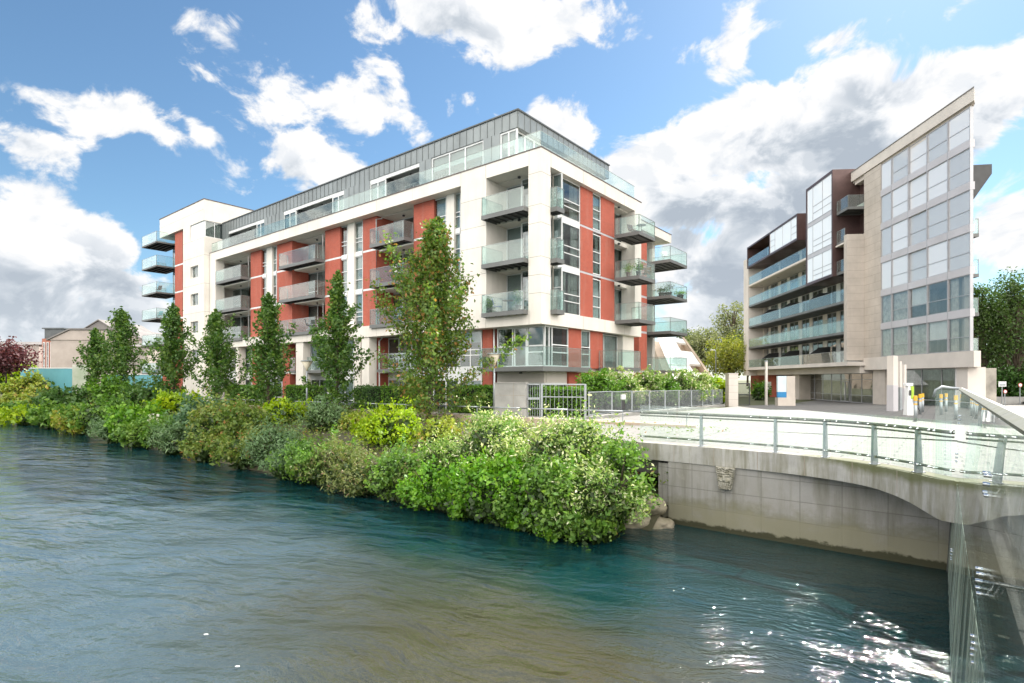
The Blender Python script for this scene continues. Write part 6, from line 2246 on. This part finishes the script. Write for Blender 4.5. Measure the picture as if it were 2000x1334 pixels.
def broad_tree(label, px, Yd, ytop, ybase, wpx, kind, n, size, seed, name='broadleaf_tree', clumps=46, low=.18, gap=.16, group=None):
    rs = np.random.default_rng(seed)
    b = P(px, 740, Yd); zb = gz(0, Yd) if ybase is None else P(px, ybase, Yd).z
    H = (HY - ytop) / FPX * Yd - zb
    Rm = wpx / 2 * Yd / FPX
    rt = thing(name, label, 'tree', (b.x, b.y, zb), 0, group)
    MB().tube([(0, 0, -.2), (.05 * H * .1, 0, H * .3), (0, .02 * H, H * .8)], [.035 * H * .6, .022 * H * .6, .006 * H], 8).build('trunk', M['bark'], rt, smooth=True)
    cc = []; cr = []
    lm = MB()
    while len(cc) < clumps:
        v = rs.uniform(-1, 1, 3)
        r = np.linalg.norm(v)
        if r > 1 or r < .35: continue
        p = np.array([v[0] * Rm * .86, v[1] * Rm * .8, H * (low + (1 - low) * .5) + v[2] * H * (1 - low) * .45])
        cc.append(p); cr.append(Rm * gap * rs.uniform(.8, 1.6))
        lm.tube([(0, 0, max(H * .12, p[2] - H * .25)), tuple(p * np.array([.55, .55, 1]) - np.array([0, 0, H * .05])), tuple(p)], [.009 * H, .006 * H, .002 * H], 5, caps=False)
    lm.build('branches', M['bark'], rt)
    cc = np.array(cc); cr = np.array(cr); per = n // clumps
    d = rs.normal(size=(per * clumps, 3)); d /= np.linalg.norm(d, axis=1, keepdims=True)
    rad = rs.uniform(.1, 1.0, per * clumps) ** .5
    pp = np.repeat(cc, per, 0) + d * (rad * np.repeat(cr, per) * 1.35)[:, None]
    leaf_mesh('crown', pp, size * rs.uniform(.65, 1.3, len(pp)), LF[kind], rt, aspect=.65, nrm=d * .6, up=.3)
    return rt


broad_tree('purple-leaved tree in front of the brown brick terrace', 12, 66, 670, 745, 92, 'red', 3400, .34, 3, clumps=40, gap=.26)
broad_tree('tall pale loose-crowned tree behind, touching the left edge of the stone block', 1432, 104, 578, 752, 86, 'farpale', 4200, .42, 8, clumps=50, gap=.20)
broad_tree('rounded grey-green tree behind the white terraced house', 1372, 100, 640, 752, 96, 'farpale', 4200, .42, 9, clumps=44, gap=.24)
broad_tree('golden green tree behind the far street lamp', 1428, 86, 655, 752, 106, 'willow', 5200, .36, 10, clumps=48, gap=.25)
broad_tree('small tree just above the roofline of the white terraced house', 1345, 112, 640, 752, 60, 'far', 2600, .5, 14, clumps=30, gap=.28)
broad_tree('dark tree filling the gap between the golden tree and the stone block', 1460, 96, 640, 752, 80, 'far', 3600, .42, 15, clumps=36, gap=.28)
broad_tree('broad dark tree beside the pointed end of the stone block', 1915, 60, 548, None, 120, 'deep', 7500, .26, 16, clumps=60, gap=.24, low=.10)
broad_tree('tall dark tree at the right edge behind the road signs', 1985, 58, 524, None, 150, 'deep', 9000, .26, 17, clumps=64, gap=.22, low=.08)
broad_tree('deep green tree behind, between the two dark trees on the right', 1955, 70, 556, None, 130, 'deep', 6000, .30, 18, clumps=52, gap=.26, low=.06)
broad_tree('lighter tree rising behind the dark trees at the far right', 2040, 66, 560, None, 150, 'far', 5200, .30, 19, clumps=50, gap=.24, low=.06)

# undergrowth below the right-hand trees
for k, (px, Yd, wpx, yt) in enumerate([(1905, 57, 70, 722), (1945, 58, 80, 716), (1990, 57, 90, 714)]):
    p = P(px, 740, Yd); r = wpx / 2 * Yd / FPX
    shrub(('dark undergrowth beside the stone corner of the pointed block', 'dark undergrowth behind the road signs', 'dark undergrowth at the right edge under the tall tree')[k],
          (p.x, p.y, gz(0, Yd)), r, 1.6, (HY - yt) / FPX * Yd - gz(0, Yd), 'darkhedge', 2600, .24, seed=300 + k, name='undergrowth')


# clipped hedges along the path
def hedge(label, px0, px1, s0, s1, ztop, kind, size, seed):
    rs = np.random.default_rng(seed)
    xa, xb = BK.x_at(px0, s0), BK.x_at(px1, s0)
    if xa > xb: xa, xb = xb, xa
    w = BK.w((xa + xb) / 2, (s0 + s1) / 2)
    zb = gz(0, w.y) - .05
    rt = thing('clipped_hedge', label, 'hedge', (w.x, w.y, zb), ANG)
    hx, hy, h = (xb - xa) / 2, (s1 - s0) / 2, ztop - zb
    n = int((hx * 2 * h * 2 + hx * 4 * hy) / (size * size * .5) * 1.5)
    n = min(n, 11000)
    f = rs.random(n)
    u, v = rs.uniform(-1, 1, n), rs.uniform(-1, 1, n)
    p = np.where((f < .5)[:, None], np.stack([u * hx, -np.ones(n) * hy, (v * .5 + .5) * h], 1),
                 np.where((f < .8)[:, None], np.stack([u * hx, v * hy, np.ones(n) * h], 1), np.stack([np.sign(u) * hx, v * hy, (rs.random(n)) * h], 1)))
    nn = np.where((f < .5)[:, None], np.array([0, -1., 0]), np.where((f < .8)[:, None], np.array([0, 0, 1.]), np.stack([np.sign(u), u * 0, u * 0], 1)))
    p = p + rs.normal(size=p.shape) * .05
    bump = np.array([mnoise.noise(Vector((a * .9 + seed, b * .9, c * .9))) for a, b, c in p])
    p += nn * (bump * .10)[:, None]
    leaf_mesh('foliage', p, size * rs.uniform(.6, 1.3, n), LF[kind], rt, aspect=.6, nrm=nn * .9)
    MB().box(-hx * .985 + .02, hx * .985 - .02, -hy + .07, hy - .07, 0, h - .07).build('painted_shade_core', LF['core'], rt)  # solid dark block, painted shade behind the outer leaves


hedge('clipped green hedge block behind the second path lamp', 556, 606, 12.4, 13.6, -.60, 'yew', .13, 1)
hedge('dark clipped hedge block right of the lamp-side columnar tree', 690, 742, 12.4, 13.6, -.56, 'darkhedge', .12, 2)
hedge('lighter clipped hedge block left of the tallest columnar tree', 744, 812, 12.3, 13.6, -.53, 'yew', .12, 3)
hedge('tall clipped hedge left of the concrete gate pier', 886, 972, 12.2, 13.5, -.46, 'yew', .11, 4)
hedge('clipped hedge behind the barred gate', 1034, 1130, 12.6, 14.0, -.50, 'yew', .11, 5)
hedge('far clipped hedge in front of the left end of the block', 440, 512, 12.4, 13.6, -.66, 'yew', .15, 6)

# rounded shrubs behind the plaza fence
RSH = [(1168, 92, 733, 'yew', 'bright clipped round shrub, leftmost behind the plaza fence'),
       (1212, 78, 735, 'photinia', 'pale tipped round shrub second from the left behind the plaza fence'),
       (1258, 74, 738, 'photinia', 'pinkish pale shrub in the middle of the row behind the plaza fence'),
       (1296, 56, 744, 'yew', 'small green round shrub between two pale ones behind the plaza fence'),
       (1330, 80, 738, 'photinia', 'broad pale tipped shrub right of the small green one behind the plaza fence'),
       (1366, 66, 738, 'variegated', 'yellow variegated shrub near the far end of the plaza fence'),
       (1397, 46, 744, 'lime', 'lime green shrub at the far end of the plaza fence')]
for k, (px, wpx, yt, kind, lab) in enumerate(RSH):
    xx = 3.45
    yy = BF.y_at(px, xx); w = BF.w(xx, yy)
    r = wpx / 2 * w.y / FPX
    zb = gz(0, w.y)
    shrub(lab, (w.x, w.y, zb), r * 1.12, min(r * 1.1, 1.2), ((HY - yt) / FPX * w.y - zb) * 1.27, kind, 6400, max(.10, w.y * .0040), seed=500 + k, clumps=70, spread=.17, name='round_shrub', shoots=.15)
# planting by the brick entrance of the stone block
p = P(1485, 740, 66); shrub('small green shrub in front of the red brick entrance of the stone block', (p.x, p.y, gz(0, 66)), 1.3, 1.0, 2.1, 'yew', 1600, .2, seed=610)

# ---------------------------------------------------------------- things on the balconies
def onb(frame, x, y, z): return frame.w(x, y, z)


def chair(label, loc, rot, mat, name='balcony_chair'):
    rt = thing(name, label, 'chair', loc, rot)
    mb = MB(); mb.box(-.24, .24, -.22, .22, .42, .46); mb.build('seat', mat, rt)
    mb = MB(); mb.hexa([(-.24, .20, .48), (.24, .20, .48), (.24, .24, .48), (-.24, .24, .48), (-.24, .34, .95), (.24, .34, .95), (.24, .38, .95), (-.24, .38, .95)]); mb.build('backrest', mat, rt)
    for sx in (-.22, .22):
        for a, b in ((-.2, .26), (.26, -.2)):
            MB().tube([(sx, a, 0), (sx, b, .42)], .014, 6).build('leg', M['galv'], rt)
        MB().tube([(sx, -.2, .62), (sx, .26, .64)], .016, 6).build('armrest', M['galv'], rt)
    return rt


def table(label, loc, mat, r=.33):
    rt = thing('balcony_table', label, 'table', loc)
    MB().lathe([(r, .70), (r + .01, .72), (r, .735)], 0, 0, 20).build('table_top', mat, rt)
    MB().tube([(0, 0, .03), (0, 0, .70)], .022, 8).build('pedestal', M['dark'], rt)
    MB().lathe([(.22, 0), (.2, .025), (.03, .05)], 0, 0, 16).build('base', M['dark'], rt)


def pot(label, loc, h, kind, seed, r=.17):
    rt = thing('potted_plant', label, 'potted plant', loc)
    MB().lathe([(r * .75, 0), (r, .3), (r * 1.06, .30), (r * 1.06, .34), (r * .9, .34)], 0, 0, 14).build('pot', M['pot'], rt)
    rs = np.random.default_rng(seed)
    q = rs.normal(size=(260, 3)) * np.array([r * .9, r * .9, h * .22]) + np.array([0, 0, .34 + h * .42])
    leaf_mesh('foliage', q[q[:, 2] > .3], .12, LF[kind], rt, aspect=.45, up=.3)


def wb_(x, y, z): return BF.w(x, y, z + .003)


xa_, xb_ = X(949.5, 0), X(1032, 0)
chair('blue fabric chair on the lowest corner balcony of the square opening', wb_(xa_ + .65, .35, LV[2]), ANG + 2.2, M['chairblue'])
table('round table beside the blue chair on the lowest corner balcony', wb_(xa_ + 1.5, .3, LV[2]), M['wood'])
pot('leafy plant at the left end of the lowest corner balcony', wb_(xa_ + .22, .1, LV[2]), .8, 'mid', 1)
pot('pale twiggy plant at the right of the lowest corner balcony', wb_(xb_ - .75, .0, LV[2]), 1.1, 'grey', 2)
xo_ = X(1248.5, BF.y_at(1200.5, 0)); yn_ = BF.y_at(1200.5, 0)
chair('dark chair on the top balcony of the right face', wb_(.75, yn_ + 1.3, LV[4]), ANG + 1.2, M['dark'])
table('round table on the top balcony of the right face', wb_(xo_ - .45, yn_ + 1.3, LV[4]), M['galv'])
pot('potted plant near the glass on the middle balcony of the right face', wb_(.85, yn_ + .4, LV[3]), .7, 'mid', 3)
pot('potted plant at the outer corner of the middle balcony of the right face', wb_(xo_ - .3, yn_ + .5, LV[3]), .8, 'yew', 4)
table('wooden table on the middle balcony of the right face', wb_(1.2, yn_ + 1.5, LV[3]), M['wood'])
chair('wooden chair at the far side of the middle balcony of the right face', wb_(1.35, yn_ + 2.1, LV[3]), ANG, M['wood'])
pot('dark planter on the rear balcony under the sky', wb_(-1.1, 19.2, LV[3]), .5, 'dark', 5, .28)
pot('bushy dark plant at the middle of the rear balcony', wb_(-.6, 19.4, LV[3]), .9, 'dark', 6, .32)
pot('low green planter at the outer end of the rear balcony', wb_(-.35, 21.4, LV[3]), .4, 'mid', 7, .3)
chair('pale chair on the upper rear balcony', wb_(-.8, 19.4, LV[4]), ANG + .8, M['white'])
xr3 = X(808, .7)
chair('white chair on the middle recessed balcony next to the tallest tree', wb_(xr3 - .5, -.2, LV[3]), ANG + 1.9, M['white'])
chair('dark chair on the lowest recessed balcony behind the lamp-side trees', wb_(X(634.5, .7) - .7, -.3, LV[2]), ANG + 2.5, M['dark'])
pot('dark pot on the wrap-round balcony at its left end', wb_(X(945, 0), .15, LV[1]), .35, 'mid', 8, .22)
for k, (zz, yy_) in enumerate(((10.03, -1.1), (7.03, -1.0))):
    chair(('dark chair on the second highest balcony of the white stair block', 'green seat on the middle balcony of the white stair block')[k], wb_(-54.4, yy_, zz), ANG + .5, M['dark'] if k == 0 else M['bluewall'])
# floating scraps on the river
for k, (px, py, lab) in enumerate([(464, 1306, 'white scrap floating on the river near the bottom edge'), (402, 1243, 'white fleck floating on the river left of centre')]):
    Yw = -WZ * FPX / (py - HY); p = P(px, py, Yw)
    mb = noise_blob((0, 0, 0), (.035, .015, .006), k, .3, 2)
    tag(mb.build('floating_scrap', M['white'], smooth=True, loc=None), lab, 'debris').location = (p.x, p.y, WZ + .03)
